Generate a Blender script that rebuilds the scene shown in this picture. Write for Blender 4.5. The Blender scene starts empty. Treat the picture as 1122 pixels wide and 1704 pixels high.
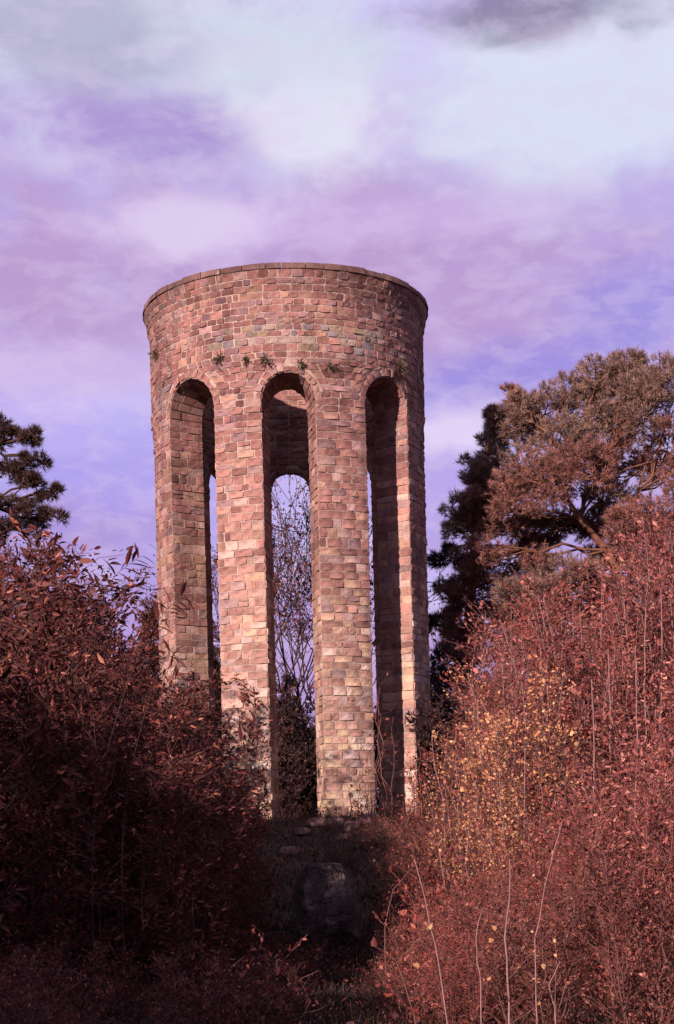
import bpy, math, random
import numpy as np
from mathutils import Vector, Matrix, noise as mnoise

random.seed(11)
RNG = np.random.default_rng(11)
scene = bpy.context.scene
COL = scene.collection

# ------------------------------------------------------------------ camera
F = 2736.0            # focal length in photograph pixels
HX, HY = 561.0, 1420.0    # principal point (level camera, lens shifted upwards)
ROLL = 0.026
CR, SR = math.cos(ROLL), math.sin(ROLL)
cd = bpy.data.cameras.new('camera')
cam = bpy.data.objects.new('camera', cd)
COL.objects.link(cam)
cd.sensor_fit = 'VERTICAL'
cd.sensor_height = 36.0
cd.lens = F / 1704.0 * 36.0
cd.shift_y = (HY - 852.0) / 1704.0
cd.clip_end = 3000
cam.matrix_world = Matrix(((CR, SR, 0, 0), (0, 0, -1, 0), (-SR, CR, 0, 0), (0, 0, 0, 1)))
scene.camera = cam

def W(px, py, d):
    """point seen at photograph pixel (px, py) at depth d metres"""
    dx, dy = px - HX, HY - py
    return np.array(((CR * dx + SR * dy) * d / F, d, (-SR * dx + CR * dy) * d / F))

# ------------------------------------------------------------------ light
SUN_AZ, SUN_EL = math.radians(-32.0), math.radians(21.0)   # azimuth left of the view axis, behind the camera
tosun = Vector((math.sin(SUN_AZ) * math.cos(SUN_EL), -math.cos(SUN_AZ) * math.cos(SUN_EL), math.sin(SUN_EL)))
sl = bpy.data.lights.new('sun', 'SUN')
sl.energy = 5.0
sl.angle = math.radians(0.5)
sl.color = (1.0, 0.81, 0.72)
so = bpy.data.objects.new('sun', sl)
COL.objects.link(so)
so.rotation_euler = tosun.to_track_quat('Z', 'Y').to_euler()
so.location = (-20, -30, 30)

world = bpy.data.worlds.new('World')
scene.world = world
world.use_nodes = True
wn, wl = world.node_tree.nodes, world.node_tree.links
wn.clear()

def build_sky():
    def N(t, **k):
        n = wn.new(t)
        for a, b in k.items():
            setattr(n, a, b)
        return n
    out = N('ShaderNodeOutputWorld')
    bg = N('ShaderNodeBackground')
    bg.inputs['Strength'].default_value = 0.1
    wl.new(bg.outputs[0], out.inputs[0])
    nish = N('ShaderNodeTexSky', sky_type='NISHITA', sun_disc=False)
    nish.sun_elevation = SUN_EL
    nish.sun_rotation = math.atan2(tosun.x, tosun.y)
    nish.air_density = 1.0
    nish.dust_density = 1.5
    tc = N('ShaderNodeTexCoord')
    sep = N('ShaderNodeSeparateXYZ')
    wl.new(tc.outputs['Generated'], sep.inputs[0])

    def noise(scale, detail, off, rough=0.55, stretch=(1, 1, 1.6), dist=0.3):
        mp = N('ShaderNodeMapping')
        mp.inputs['Location'].default_value = off
        mp.inputs['Scale'].default_value = stretch
        wl.new(tc.outputs['Generated'], mp.inputs[0])
        t = N('ShaderNodeTexNoise')
        t.inputs['Scale'].default_value = scale
        t.inputs['Detail'].default_value = detail
        t.inputs['Roughness'].default_value = rough
        t.inputs['Distortion'].default_value = dist
        wl.new(mp.outputs[0], t.inputs['Vector'])
        return t.outputs['Fac']

    def ramp(fac, a, b, lo=0.0, hi=1.0):
        m = N('ShaderNodeMapRange', interpolation_type='SMOOTHSTEP')
        m.inputs['From Min'].default_value = a
        m.inputs['From Max'].default_value = b
        m.inputs['To Min'].default_value = lo
        m.inputs['To Max'].default_value = hi
        wl.new(fac, m.inputs['Value'])
        return m.outputs['Result']

    def math2(op, a, b):
        m = N('ShaderNodeMath', operation=op)
        m.use_clamp = op in ('MULTIPLY',) and False
        for i, v in enumerate((a, b)):
            if isinstance(v, (int, float)):
                m.inputs[i].default_value = v
            else:
                wl.new(v, m.inputs[i])
        return m.outputs[0]

    def mix(fac, a, b):
        m = N('ShaderNodeMix', data_type='RGBA')
        if isinstance(fac, (int, float)):
            m.inputs[0].default_value = fac
        else:
            wl.new(fac, m.inputs[0])
        for i, v in ((6, a), (7, b)):
            if isinstance(v, tuple):
                m.inputs[i].default_value = (*v, 1)
            else:
                wl.new(v, m.inputs[i])
        return m.outputs[2]
    K = 10.0 / 2.46 * 1.05
    def c(r, g, b):
        f = lambda s: ((s / 255 + 0.055) / 1.055) ** 2.4 if s > 10 else s / 255 / 12.92
        return (f(r) * K, f(g) * K, f(b) * K)
    wob = noise(9, 5, (3.1, 0.4, 1.7))
    wob2 = noise(24, 5, (1.1, 2.4, 0.7))
    wob = math2('ADD', math2('MULTIPLY', math2('SUBTRACT', wob, 0.5), 1.0), math2('MULTIPLY', math2('SUBTRACT', wob2, 0.5), 0.8))

    def blob(px, py, rx, ry, soft=0.5, wobble=2.0):
        """soft cloud mass centred in the direction seen at (px, py)"""
        p = W(px, py, F)
        p = p / np.linalg.norm(p)
        du = math2('DIVIDE', math2('SUBTRACT', sep.outputs[0], float(p[0])), rx / F)
        dv = math2('DIVIDE', math2('SUBTRACT', sep.outputs[2], float(p[2])), ry / F * 0.92)
        r = math2('SQRT', math2('ADD', math2('MULTIPLY', du, du), math2('MULTIPLY', dv, dv)), 0)
        r = math2('ADD', r, math2('MULTIPLY', wob, wobble))
        return math2('MULTIPLY', ramp(r, 1.0 + soft, 1.0 - soft), ramp(sep.outputs[1], 0.3, 0.5))
    # elevation gradient: mauve haze low, blue violet, then pale with height
    z = math2('ADD', sep.outputs[2], math2('MULTIPLY', wob, 0.10))
    col = mix(ramp(z, 0.02, 0.24), c(170, 132, 196), c(182, 164, 230))
    col = mix(ramp(z, 0.25, 0.37), col, c(190, 172, 226))
    col = mix(ramp(z, 0.37, 0.46), col, c(214, 216, 240))
    n1 = noise(5.5, 6, (0.3, 1.9, 4.2))
    col = mix(ramp(n1, 0.49, 0.62, 0, 0.8), col, c(206, 196, 246))
    n2 = noise(7.0, 7, (5.3, 0.9, 2.2), 0.6)
    col = mix(ramp(n2, 0.50, 0.64, 0, 0.7), col, c(188, 156, 206))
    col = mix(math2('MULTIPLY', blob(500, 500, 520, 170), 0.75), col, c(186, 150, 200))
    col = mix(math2('MULTIPLY', blob(320, 190, 260, 90), 0.8), col, c(168, 142, 208))
    col = mix(math2('MULTIPLY', blob(780, 190, 260, 70), 0.55), col, c(196, 170, 224))
    col = mix(math2('MULTIPLY', blob(980, 120, 330, 160), 0.85), col, c(222, 232, 246))
    col = mix(math2('MULTIPLY', blob(500, 200, 110, 110), 0.9), col, c(232, 232, 246))
    col = mix(math2('MULTIPLY', blob(330, 85, 330, 60), 0.7), col, c(212, 222, 236))
    col = mix(math2('MULTIPLY', blob(120, 60, 120, 70), 0.5), col, c(150, 140, 176))
    col = mix(math2('MULTIPLY', blob(560, 365, 330, 40), 0.7), col, c(206, 178, 228))
    col = mix(math2('MULTIPLY', blob(850, 640, 210, 60), 0.7), col, c(144, 134, 222))
    col = mix(math2('MULTIPLY', blob(735, 715, 100, 50), 1.0), col, c(226, 210, 244))
    col = mix(math2('MULTIPLY', blob(310, 370, 130, 50), 0.9), col, c(226, 208, 240))
    col = mix(math2('MULTIPLY', blob(60, 680, 170, 60), 0.9), col, c(218, 200, 244))
    col = mix(math2('MULTIPLY', blob(100, 860, 200, 60), 0.7), col, c(166, 138, 206))
    col = mix(math2('MULTIPLY', blob(215, 690, 70, 60), 0.7), col, c(204, 196, 246))
    col = mix(math2('MULTIPLY', blob(1060, 520, 110, 70), 0.6), col, c(140, 134, 222))
    col = mix(math2('MULTIPLY', blob(130, 620, 240, 40), 0.8), col, c(208, 184, 232))
    col = mix(math2('MULTIPLY', blob(170, 770, 230, 90), 0.7), col, c(172, 160, 238))
    col = mix(math2('MULTIPLY', blob(850, 5, 200, 50), 0.75), col, c(112, 92, 130))
    n3 = noise(40, 4, (2.2, 7.0, 1.0), 0.6, (1, 1, 2.2))
    col = mix(ramp(n3, 0.42, 0.66, 0, 0.28), col, c(225, 205, 235))
    tint = mix(1.0, (0, 0, 0), (0, 0, 0))
    mul = N('ShaderNodeMix', data_type='RGBA', blend_type='MULTIPLY')
    mul.inputs[0].default_value = 1.0
    wl.new(nish.outputs[0], mul.inputs[6])
    mul.inputs[7].default_value = (0.7, 0.45, 0.6, 1)
    col = mix(0.90, mul.outputs[2], col)
    wl.new(col, bg.inputs['Color'])
build_sky()
vs = scene.view_settings
vs.view_transform = 'Standard'
vs.look = 'None'
vs.gamma = 1
vs.use_curve_mapping = False
vs.exposure = 1.3

# ------------------------------------------------------------------ helpers
def mesh_obj(name, verts, faces, mat, parent=None, attrs=None, smooth=False):
    me = bpy.data.meshes.new(name)
    verts = np.asarray(verts, dtype=np.float32).reshape(-1, 3)
    if isinstance(faces, np.ndarray):
        k = faces.shape[1]
        me.vertices.add(len(verts))
        me.vertices.foreach_set('co', verts.ravel())
        me.loops.add(faces.size)
        me.loops.foreach_set('vertex_index', faces.ravel().astype(np.int32))
        me.polygons.add(len(faces))
        me.polygons.foreach_set('loop_start', np.arange(0, faces.size, k, dtype=np.int32))
        me.polygons.foreach_set('loop_total', np.full(len(faces), k, dtype=np.int32))
        me.update(calc_edges=True)
    else:
        me.from_pydata([tuple(v) for v in verts], [], faces)
        me.update()
    if attrs:
        for an, (ty, data) in attrs.items():
            a = me.attributes.new(an, ty, 'POINT')
            data = np.asarray(data, dtype=np.float32)
            a.data.foreach_set('color' if ty == 'FLOAT_COLOR' else 'value', data.ravel())
    if smooth:
        me.polygons.foreach_set('use_smooth', np.ones(len(me.polygons), dtype=bool))
    me.materials.append(mat)
    o = bpy.data.objects.new(name, me)
    COL.objects.link(o)
    if parent is not None:
        o.parent = parent
    return o

def thing(name, label, cat, loc=(0, 0, 0), group=None):
    o = bpy.data.objects.new(name, None)
    COL.objects.link(o)
    o.location = tuple(float(v) for v in loc)
    o.empty_display_size = 0.3
    o['label'] = label
    o['category'] = cat
    if group:
        o['group'] = group
    return o

def dup(root, loc, rotz=0.0, scale=1.0, label=None, group=None, cat=None):
    r = root.copy()
    COL.objects.link(r)
    r.location = tuple(float(v) for v in loc)
    r.rotation_euler = (0, 0, rotz)
    r.scale = (scale, scale, scale) if not isinstance(scale, tuple) else scale
    if label:
        r['label'] = label
    if group:
        r['group'] = group
    for ch in list(root.children):
        c = ch.copy()
        COL.objects.link(c)
        c.parent = r
    return r

# ------------------------------------------------------------------ materials
def new_mat(name):
    m = bpy.data.materials.new(name)
    m.use_nodes = True
    nt = m.node_tree
    nt.nodes.clear()
    out = nt.nodes.new('ShaderNodeOutputMaterial')
    return m, nt, out

def n_noise(nt, scale, detail=5, rough=0.6, coord='Object', stretch=None):
    tc = nt.nodes.new('ShaderNodeTexCoord')
    t = nt.nodes.new('ShaderNodeTexNoise')
    t.inputs['Scale'].default_value = scale
    t.inputs['Detail'].default_value = detail
    t.inputs['Roughness'].default_value = rough
    if stretch:
        mp = nt.nodes.new('ShaderNodeMapping')
        mp.inputs['Scale'].default_value = stretch
        nt.links.new(tc.outputs[coord], mp.inputs[0])
        nt.links.new(mp.outputs[0], t.inputs['Vector'])
    else:
        nt.links.new(tc.outputs[coord], t.inputs['Vector'])
    return t.outputs['Fac']

def n_ramp(nt, fac, stops):
    r = nt.nodes.new('ShaderNodeValToRGB')
    el = r.color_ramp.elements
    while len(el) < len(stops):
        el.new(0.5)
    for e, (p, c) in zip(el, stops):
        e.position = p
        e.color = (*c, 1) if len(c) == 3 else c
    nt.links.new(fac, r.inputs[0])
    return r.outputs[0]

def n_mix(nt, fac, a, b, blend='MIX'):
    m = nt.nodes.new('ShaderNodeMix')
    m.data_type = 'RGBA'
    m.blend_type = blend
    for i, v in ((0, fac), (6, a), (7, b)):
        if isinstance(v, (int, float)):
            m.inputs[i].default_value = v
        elif isinstance(v, tuple):
            m.inputs[i].default_value = (*v, 1)
        else:
            nt.links.new(v, m.inputs[i])
    return m.outputs[2]

def n_bump(nt, h, strength, dist):
    b = nt.nodes.new('ShaderNodeBump')
    b.inputs['Strength'].default_value = strength
    b.inputs['Distance'].default_value = dist
    nt.links.new(h, b.inputs['Height'])
    return b.outputs[0]

def principled(nt, out, col, rough=0.9, normal=None, spec=0.2):
    p = nt.nodes.new('ShaderNodeBsdfPrincipled')
    if isinstance(col, tuple):
        p.inputs['Base Color'].default_value = (*col, 1)
    else:
        nt.links.new(col, p.inputs['Base Color'])
    p.inputs['Roughness'].default_value = rough
    p.inputs['Specular IOR Level'].default_value = spec
    if normal is not None:
        nt.links.new(normal, p.inputs['Normal'])
    nt.links.new(p.outputs[0], out.inputs[0])
    return p

def mat_stone():
    m, nt, out = new_mat('weathered_stone')
    at = nt.nodes.new('ShaderNodeAttribute')
    at.attribute_name = 'stone_col'
    f1 = n_noise(nt, 14, 6, 0.7)
    c1 = n_ramp(nt, f1, [(0.25, (0.62, 0.58, 0.6)), (0.5, (1, 1, 1)), (0.78, (1.3, 1.24, 1.15))])
    col = n_mix(nt, 1.0, at.outputs['Color'], c1, 'MULTIPLY')
    f2 = n_noise(nt, 0.8, 5, 0.65)
    c2 = n_ramp(nt, f2, [(0.35, (0.62, 0.54, 0.58)), (0.5, (0.9, 0.86, 0.88)), (0.62, (1.15, 1.12, 1.06))])
    f4 = n_noise(nt, 2.2, 6, 0.75, stretch=(1, 1, 0.22))
    c2 = n_mix(nt, 0.8, c2, n_ramp(nt, f4, [(0.36, (0.55, 0.48, 0.50)), (0.5, (1, 1, 1)), (0.7, (1.12, 1.12, 1.12))]), 'MULTIPLY')
    col = n_mix(nt, 1.0, col, c2, 'MULTIPLY')
    f3 = n_noise(nt, 3.5, 6, 0.7, stretch=(1, 1, 0.35))
    m3 = n_ramp(nt, f3, [(0.60, (0, 0, 0)), (0.74, (1, 1, 1))])
    col = n_mix(nt, m3, col, (0.24, 0.185, 0.165))
    fb = n_noise(nt, 38, 6, 0.75)
    fb2 = n_noise(nt, 11, 4, 0.6)
    nb = n_bump(nt, n_mix(nt, 0.5, fb, fb2), 0.9, 0.025)
    principled(nt, out, col, 0.93, nb, 0.15)
    return m

def mat_mortar():
    m, nt, out = new_mat('pale_mortar')
    f = n_noise(nt, 6, 6, 0.7)
    col = n_ramp(nt, f, [(0.3, (0.15, 0.095, 0.08)), (0.52, (0.26, 0.185, 0.155)), (0.75, (0.34, 0.26, 0.22))])
    fb = n_noise(nt, 45, 5, 0.7)
    principled(nt, out, col, 0.95, n_bump(nt, fb, 0.7, 0.02), 0.1)
    return m

def mat_leaf(name, stops, trans=0.28, rough=0.6, spec=0.2):
    m, nt, out = new_mat(name)
    at = nt.nodes.new('ShaderNodeAttribute')
    at.attribute_name = 'tint'
    col = n_ramp(nt, at.outputs['Fac'], [(p_, tuple(v_ * 0.60 for v_ in c_)) for p_, c_ in stops])
    p = nt.nodes.new('ShaderNodeBsdfPrincipled')
    nt.links.new(col, p.inputs['Base Color'])
    p.inputs['Roughness'].default_value = rough
    p.inputs['Specular IOR Level'].default_value = spec
    t = nt.nodes.new('ShaderNodeBsdfTranslucent')
    nt.links.new(col, t.inputs['Color'])
    mx = nt.nodes.new('ShaderNodeMixShader')
    mx.inputs[0].default_value = trans
    nt.links.new(p.outputs[0], mx.inputs[1])
    nt.links.new(t.outputs[0], mx.inputs[2])
    nt.links.new(mx.outputs[0], out.inputs[0])
    return m

def mat_noisy(name, stops, scale, bump=0.5, bdist=0.03, rough=0.92, bscale=None, stretch=None):
    m, nt, out = new_mat(name)
    f = n_noise(nt, scale, 6, 0.65, stretch=stretch)
    col = n_ramp(nt, f, stops)
    fb = n_noise(nt, bscale or scale * 5, 5, 0.7)
    principled(nt, out, col, rough, n_bump(nt, fb, bump, bdist), 0.15)
    return m

M_STONE = mat_stone()
M_MORTAR = mat_mortar()
M_GROUND = mat_noisy('dark_earth', [(0.3, (0.022, 0.013, 0.012)), (0.55, (0.045, 0.026, 0.02)), (0.75, (0.075, 0.035, 0.026))], 1.3, 0.8, 0.06)
M_BARK = mat_noisy('brown_bark', [(0.3, (0.022, 0.012, 0.011)), (0.7, (0.06, 0.03, 0.024))], 9, 0.8, 0.02, stretch=(1, 1, 0.3))
M_PINEBARK = mat_noisy('orange_pine_bark', [(0.3, (0.06, 0.025, 0.018)), (0.7, (0.17, 0.07, 0.042))], 7, 0.8, 0.03, stretch=(1, 1, 0.3))
M_TWIG = mat_noisy('reddish_twigs', [(0.3, (0.06, 0.026, 0.024)), (0.7, (0.14, 0.06, 0.055))], 5, 0.3, 0.01)
M_PALESTEM = mat_noisy('pale_dry_stem', [(0.3, (0.11, 0.055, 0.053)), (0.7, (0.20, 0.115, 0.11))], 5, 0.3, 0.01)
M_BOULDER = mat_noisy('grey_boulder_rock', [(0.3, (0.025, 0.018, 0.018)), (0.5, (0.06, 0.042, 0.042)), (0.66, (0.20, 0.135, 0.135))], 2.2, 0.9, 0.08)
def _crack(m):
    nt = m.node_tree
    p = [n for n in nt.nodes if n.type == 'BSDF_PRINCIPLED'][0]
    v = nt.nodes.new('ShaderNodeTexVoronoi')
    v.feature = 'DISTANCE_TO_EDGE'
    v.inputs['Scale'].default_value = 2.6
    tc = nt.nodes.new('ShaderNodeTexCoord')
    nz = nt.nodes.new('ShaderNodeTexNoise'); nz.inputs['Scale'].default_value = 4
    nt.links.new(tc.outputs['Object'], nz.inputs['Vector'])
    ad = nt.nodes.new('ShaderNodeVectorMath'); ad.operation = 'MULTIPLY_ADD'
    nt.links.new(nz.outputs['Color'], ad.inputs[0]); ad.inputs[1].default_value = (.5, .5, .5)
    nt.links.new(tc.outputs['Object'], ad.inputs[2])
    nt.links.new(ad.outputs[0], v.inputs['Vector'])
    r = n_ramp(nt, v.outputs['Distance'], [(0.0, (0, 0, 0)), (0.05, (1, 1, 1))])
    b = nt.nodes.new('ShaderNodeBump'); b.inputs['Distance'].default_value = 0.05; b.inputs['Strength'].default_value = 0.8
    nt.links.new(r, b.inputs['Height'])
    nt.links.new(p.inputs['Normal'].links[0].from_socket, b.inputs['Normal'])
    nt.links.new(b.outputs[0], p.inputs['Normal'])
_crack(M_BOULDER)
M_RUBBLE = mat_noisy('pink_rubble_rock', [(0.3, (0.05, 0.027, 0.026)), (0.55, (0.13, 0.068, 0.064)), (0.75, (0.24, 0.135, 0.125))], 4, 0.9, 0.05)
M_RED = mat_leaf('russet_leaves', [(0.0, (0.08, 0.016, 0.015)), (0.35, (0.19, 0.037, 0.031)), (0.7, (0.32, 0.068, 0.052)), (1.0, (0.52, 0.17, 0.12))])
M_DARKRED = mat_leaf('dark_russet_leaves', [(0.0, (0.035, 0.011, 0.012)), (0.5, (0.11, 0.026, 0.023)), (0.85, (0.24, 0.058, 0.044)), (1.0, (0.46, 0.16, 0.11))])
M_PINK = mat_leaf('faded_pink_brown_leaves', [(0.0, (0.12, 0.030, 0.028)), (0.35, (0.26, 0.066, 0.058)), (0.7, (0.42, 0.125, 0.105)), (1.0, (0.66, 0.29, 0.23))])
M_DUSK = mat_leaf('dull_brown_leaves', [(0.0, (0.055, 0.016, 0.015)), (0.35, (0.12, 0.032, 0.026)), (0.7, (0.22, 0.062, 0.048)), (1.0, (0.38, 0.15, 0.10))])
M_YELLOW = mat_leaf('ochre_leaves', [(0.0, (0.34, 0.10, 0.065)), (0.4, (0.56, 0.23, 0.12)), (0.8, (0.74, 0.38, 0.19)), (1.0, (0.92, 0.58, 0.30))], 0.3)
M_PINE = mat_leaf('brownish_green_needles', [(0.0, (0.10, 0.055, 0.048)), (0.4, (0.21, 0.115, 0.095)), (0.75, (0.34, 0.20, 0.16)), (1.0, (0.48, 0.30, 0.24))], 0.15)
M_PINE2 = mat_leaf('rust_toned_needles', [(0.0, (0.11, 0.042, 0.037)), (0.4, (0.23, 0.092, 0.076)), (0.75, (0.37, 0.155, 0.128)), (1.0, (0.52, 0.25, 0.20))], 0.15)
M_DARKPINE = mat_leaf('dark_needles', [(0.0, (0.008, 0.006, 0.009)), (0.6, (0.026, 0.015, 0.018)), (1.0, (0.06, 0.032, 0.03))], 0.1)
M_MIDPINE = mat_leaf('dull_brown_needles', [(0.0, (0.025, 0.013, 0.013)), (0.6, (0.075, 0.034, 0.028)), (1.0, (0.15, 0.07, 0.05))], 0.1)
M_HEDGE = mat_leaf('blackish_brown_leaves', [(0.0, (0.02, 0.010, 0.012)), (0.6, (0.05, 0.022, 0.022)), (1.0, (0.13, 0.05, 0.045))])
M_GRASS = mat_leaf('dark_dry_grass', [(0.0, (0.016, 0.010, 0.008)), (0.5, (0.045, 0.024, 0.017)), (0.85, (0.09, 0.038, 0.025)), (1.0, (0.22, 0.08, 0.05))], 0.15)
M_WALLP = mat_leaf('grey_green_weed_leaves', [(0.0, (0.07, 0.06, 0.04)), (0.6, (0.17, 0.14, 0.09)), (1.0, (0.26, 0.22, 0.12))], 0.2)
M_GREEN = mat_leaf('dull_green_weed_leaves', [(0.0, (0.03, 0.04, 0.012)), (1.0, (0.12, 0.13, 0.04))], 0.2)

# ------------------------------------------------------------------ ground
GP = [(-400, -3), (-20, -1.7), (0, -1.6), (14, -1.62), (20, -1.55), (25, -1.40), (29, -0.85), (32.2, -0.05), (34.2, 0.60), (35.2, 0.76), (44, 0.8), (52, 0.5), (70, -1), (110, -5), (300, -9), (3000, -12)]
GPy = np.array([p[0] for p in GP]); GPz = np.array([p[1] for p in GP])
def gh(x, y):
    x = np.asarray(x, float); y = np.asarray(y, float)
    ys = y + 0.6 * np.sin(x * 0.55 + 1.0) * np.clip(np.abs(x + 0.9) / 4, 0, 1)
    z = (np.interp(ys - 1.0, GPy, GPz) + np.interp(ys, GPy, GPz) * 2 + np.interp(ys + 1.0, GPy, GPz)) / 4
    bump = 0.07 * np.sin(x * 1.7 + y * 0.6) * np.sin(y * 1.3 - x * 0.5) + 0.04 * np.sin(x * 3.9 + 2) * np.sin(y * 3.1)
    near = np.exp(-((x + 0.88) ** 2 + (y - 38.9) ** 2) / 16)
    side = 0.0 + 0.9 * (1 / (1 + np.exp(-(x - 5.5) / 1.4))) * (1 / (1 + np.exp(-(y - 16) / 4)))
    return z + bump * (1 - near) + side

def build_ground():
    def axis(lo, hi, step, far):
        core = list(np.arange(lo, hi + step / 2, step))
        g, s = [], step
        v = hi
        while v < far:
            s *= 1.25; v += s; g.append(v)
        l, s, v = [], step, lo
        while v > -far:
            s *= 1.25; v -= s; l.append(v)
        return np.array(l[::-1] + core + g)
    xs = axis(-12, 14, 0.22, 1500); ys = axis(0, 50, 0.22, 1500)
    X, Y = np.meshgrid(xs, ys)
    Z = gh(X, Y)
    nz = np.array([mnoise.noise((x * 1.8, y * 1.8, 0)) * 0.06 + mnoise.noise((x * 5, y * 5, 3)) * 0.02 if abs(x) < 30 and -5 < y < 60 else 0 for x, y in zip(X.ravel(), Y.ravel())])
    Z = Z + nz.reshape(Z.shape)
    nx, ny = len(xs), len(ys)
    v = np.stack([X, Y, Z], -1).reshape(-1, 3)
    i = np.arange(nx - 1)[None, :] + np.arange(ny - 1)[:, None] * nx
    f = np.stack([i, i + 1, i + nx + 1, i + nx], -1).reshape(-1, 4)
    o = mesh_obj('ground', v, f, M_GROUND, smooth=True)
    o['kind'] = 'structure'
build_ground()

# ------------------------------------------------------------------ tower
TX, TY = -0.88, 38.9
RO, RI = 3.20, 2.36
ZB, ZC, ZT = 0.45, 8.2, 12.68           # foot, top of the plain piers, top of the wall
AL = [math.radians(a) for a in (10.7, 12.4, 12.0, 12.0, 12.0, 12.0, 12.0, 13.3)]      # half widths of the openings
OPEN = [math.radians(a) for a in (1.3, 45.6, 91.3, 136.3, 181.3, 226.3, 271.3, 317.6)]
ZSPR = [9.90, 9.90, 9.5, 9.08, 9.08, 9.08, 9.5, 9.90]     # springing heights of the eight arches
def ro(z):
    t = max(0.0, (z - 11.75) / (ZT - 11.75))
    return RO + 0.13 * t * t
def P(th, r, z):
    return (r * math.sin(th), -r * math.cos(th), z)

tower = thing('stone_tower', 'tall round open stone tower with eight slender arched openings between its piers', 'tower', (TX, TY, 0))

def core_pier(k):
    a0 = OPEN[k] + AL[k]
    a1 = OPEN[(k + 1) % 8] - AL[(k + 1) % 8] + (2 * math.pi if k == 7 else 0)
    vs_, fs = [], []
    n = 6
    for z in (ZB - 0.4, ZC):
        for i in range(n + 1):
            vs_.append(P(a0 + (a1 - a0) * i / n, RO, z))
        for i in range(n + 1):
            vs_.append(P(a1 + (a0 - a1) * i / n, RI, z))
    m = 2 * (n + 1)
    for i in range(m):
        j = (i + 1) % m
        fs.append((i, j, m + j, m + i))
    return mesh_obj('pier', vs_, fs, M_MORTAR, tower), (a0, a1)

piers = []
for k in range(8):
    piers.append(core_pier(k))

def core_drum():
    pts = []      # (theta, bottom z outer, bottom z inner)
    for k in range(8):
        c = OPEN[k]; zs = ZSPR[k]; ALPHA = AL[k]
        pts.append((c - ALPHA, ZC, ZC))
        for i in range(25):
            ph = math.pi - math.pi * i / 24
            pts.append((c + ALPHA * math.cos(ph), zs + RO * ALPHA * math.sin(ph), zs + RI * ALPHA * math.sin(ph)))
        pts.append((c + ALPHA, ZC, ZC))
        a0 = c + ALPHA; a1 = OPEN[(k + 1) % 8] + (2 * math.pi if k == 7 else 0) - AL[(k + 1) % 8]
        for i in range(1, 6):
            pts.append((a0 + (a1 - a0) * i / 6, ZC, ZC))
    vs_, fs = [], []
    zl = [11.75, 12.0, 12.25, 12.45, ZT]
    rows = 2 + len(zl)
    n = len(pts)
    for th, zo, zi in pts:
        vs_.append(P(th, RO, zo))
        for z in zl:
            vs_.append(P(th, ro(z), z))
        vs_.append(P(th, RI, ZT)); vs_.append(P(th, RI, zi))
    m = rows + 1
    for i in range(n):
        j = (i + 1) % n
        for a in range(m):
            b = (a + 1) % m
            same = abs(pts[i][0] - pts[j][0]) < 1e-6
            if same and a != m - 1:
                continue
            fs.append((i * m + a, j * m + a, j * m + b, i * m + b))
    return mesh_obj('ring_wall', vs_, fs, M_MORTAR, tower)
drum = core_drum()

# course heights shared by every face
courses = [ZB]
while courses[-1] < ZT - 0.1:
    h = random.uniform(0.14, 0.21) if courses[-1] < 9 else random.uniform(0.125, 0.17)
    courses.append(courses[-1] + h)
courses[-1] = ZT
PAL = [((0.50, 0.285, 0.225), 5), ((0.58, 0.385, 0.26), 3), ((0.40, 0.275, 0.27), 2), ((0.36, 0.185, 0.15), 3), ((0.62, 0.46, 0.385), 2), ((0.46, 0.24, 0.19), 4)]
PC = [p[0] for p in PAL]; PW = [p[1] for p in PAL]
def stone_colour(z, th):
    c = np.array(random.choices(PC, PW)[0])
    c = c * 0.75 + np.array((0.46, 0.30, 0.255)) * 0.25
    c = c * random.uniform(0.70, 1.18) * 0.53 * np.array((1.0, 0.94, 0.97))
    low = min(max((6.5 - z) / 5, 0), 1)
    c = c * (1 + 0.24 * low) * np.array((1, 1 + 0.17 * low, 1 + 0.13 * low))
    # lichen zone round the middle of the parapet
    if 10.85 < z < 11.45 and -0.55 < th < 0.75 and random.random() < 0.55:
        c = np.array(random.choice([(0.21, 0.18, 0.13), (0.19, 0.17, 0.165), (0.28, 0.235, 0.19), (0.235, 0.185, 0.12)]))
    if 9.9 < z < 10.7 and -1.2 < th < -0.6 and random.random() < 0.4:
        c = np.array((0.20, 0.165, 0.175))
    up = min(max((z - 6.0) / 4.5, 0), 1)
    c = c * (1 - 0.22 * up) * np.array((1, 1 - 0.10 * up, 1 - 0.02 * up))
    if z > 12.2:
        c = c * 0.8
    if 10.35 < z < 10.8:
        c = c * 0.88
    return c

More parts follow.
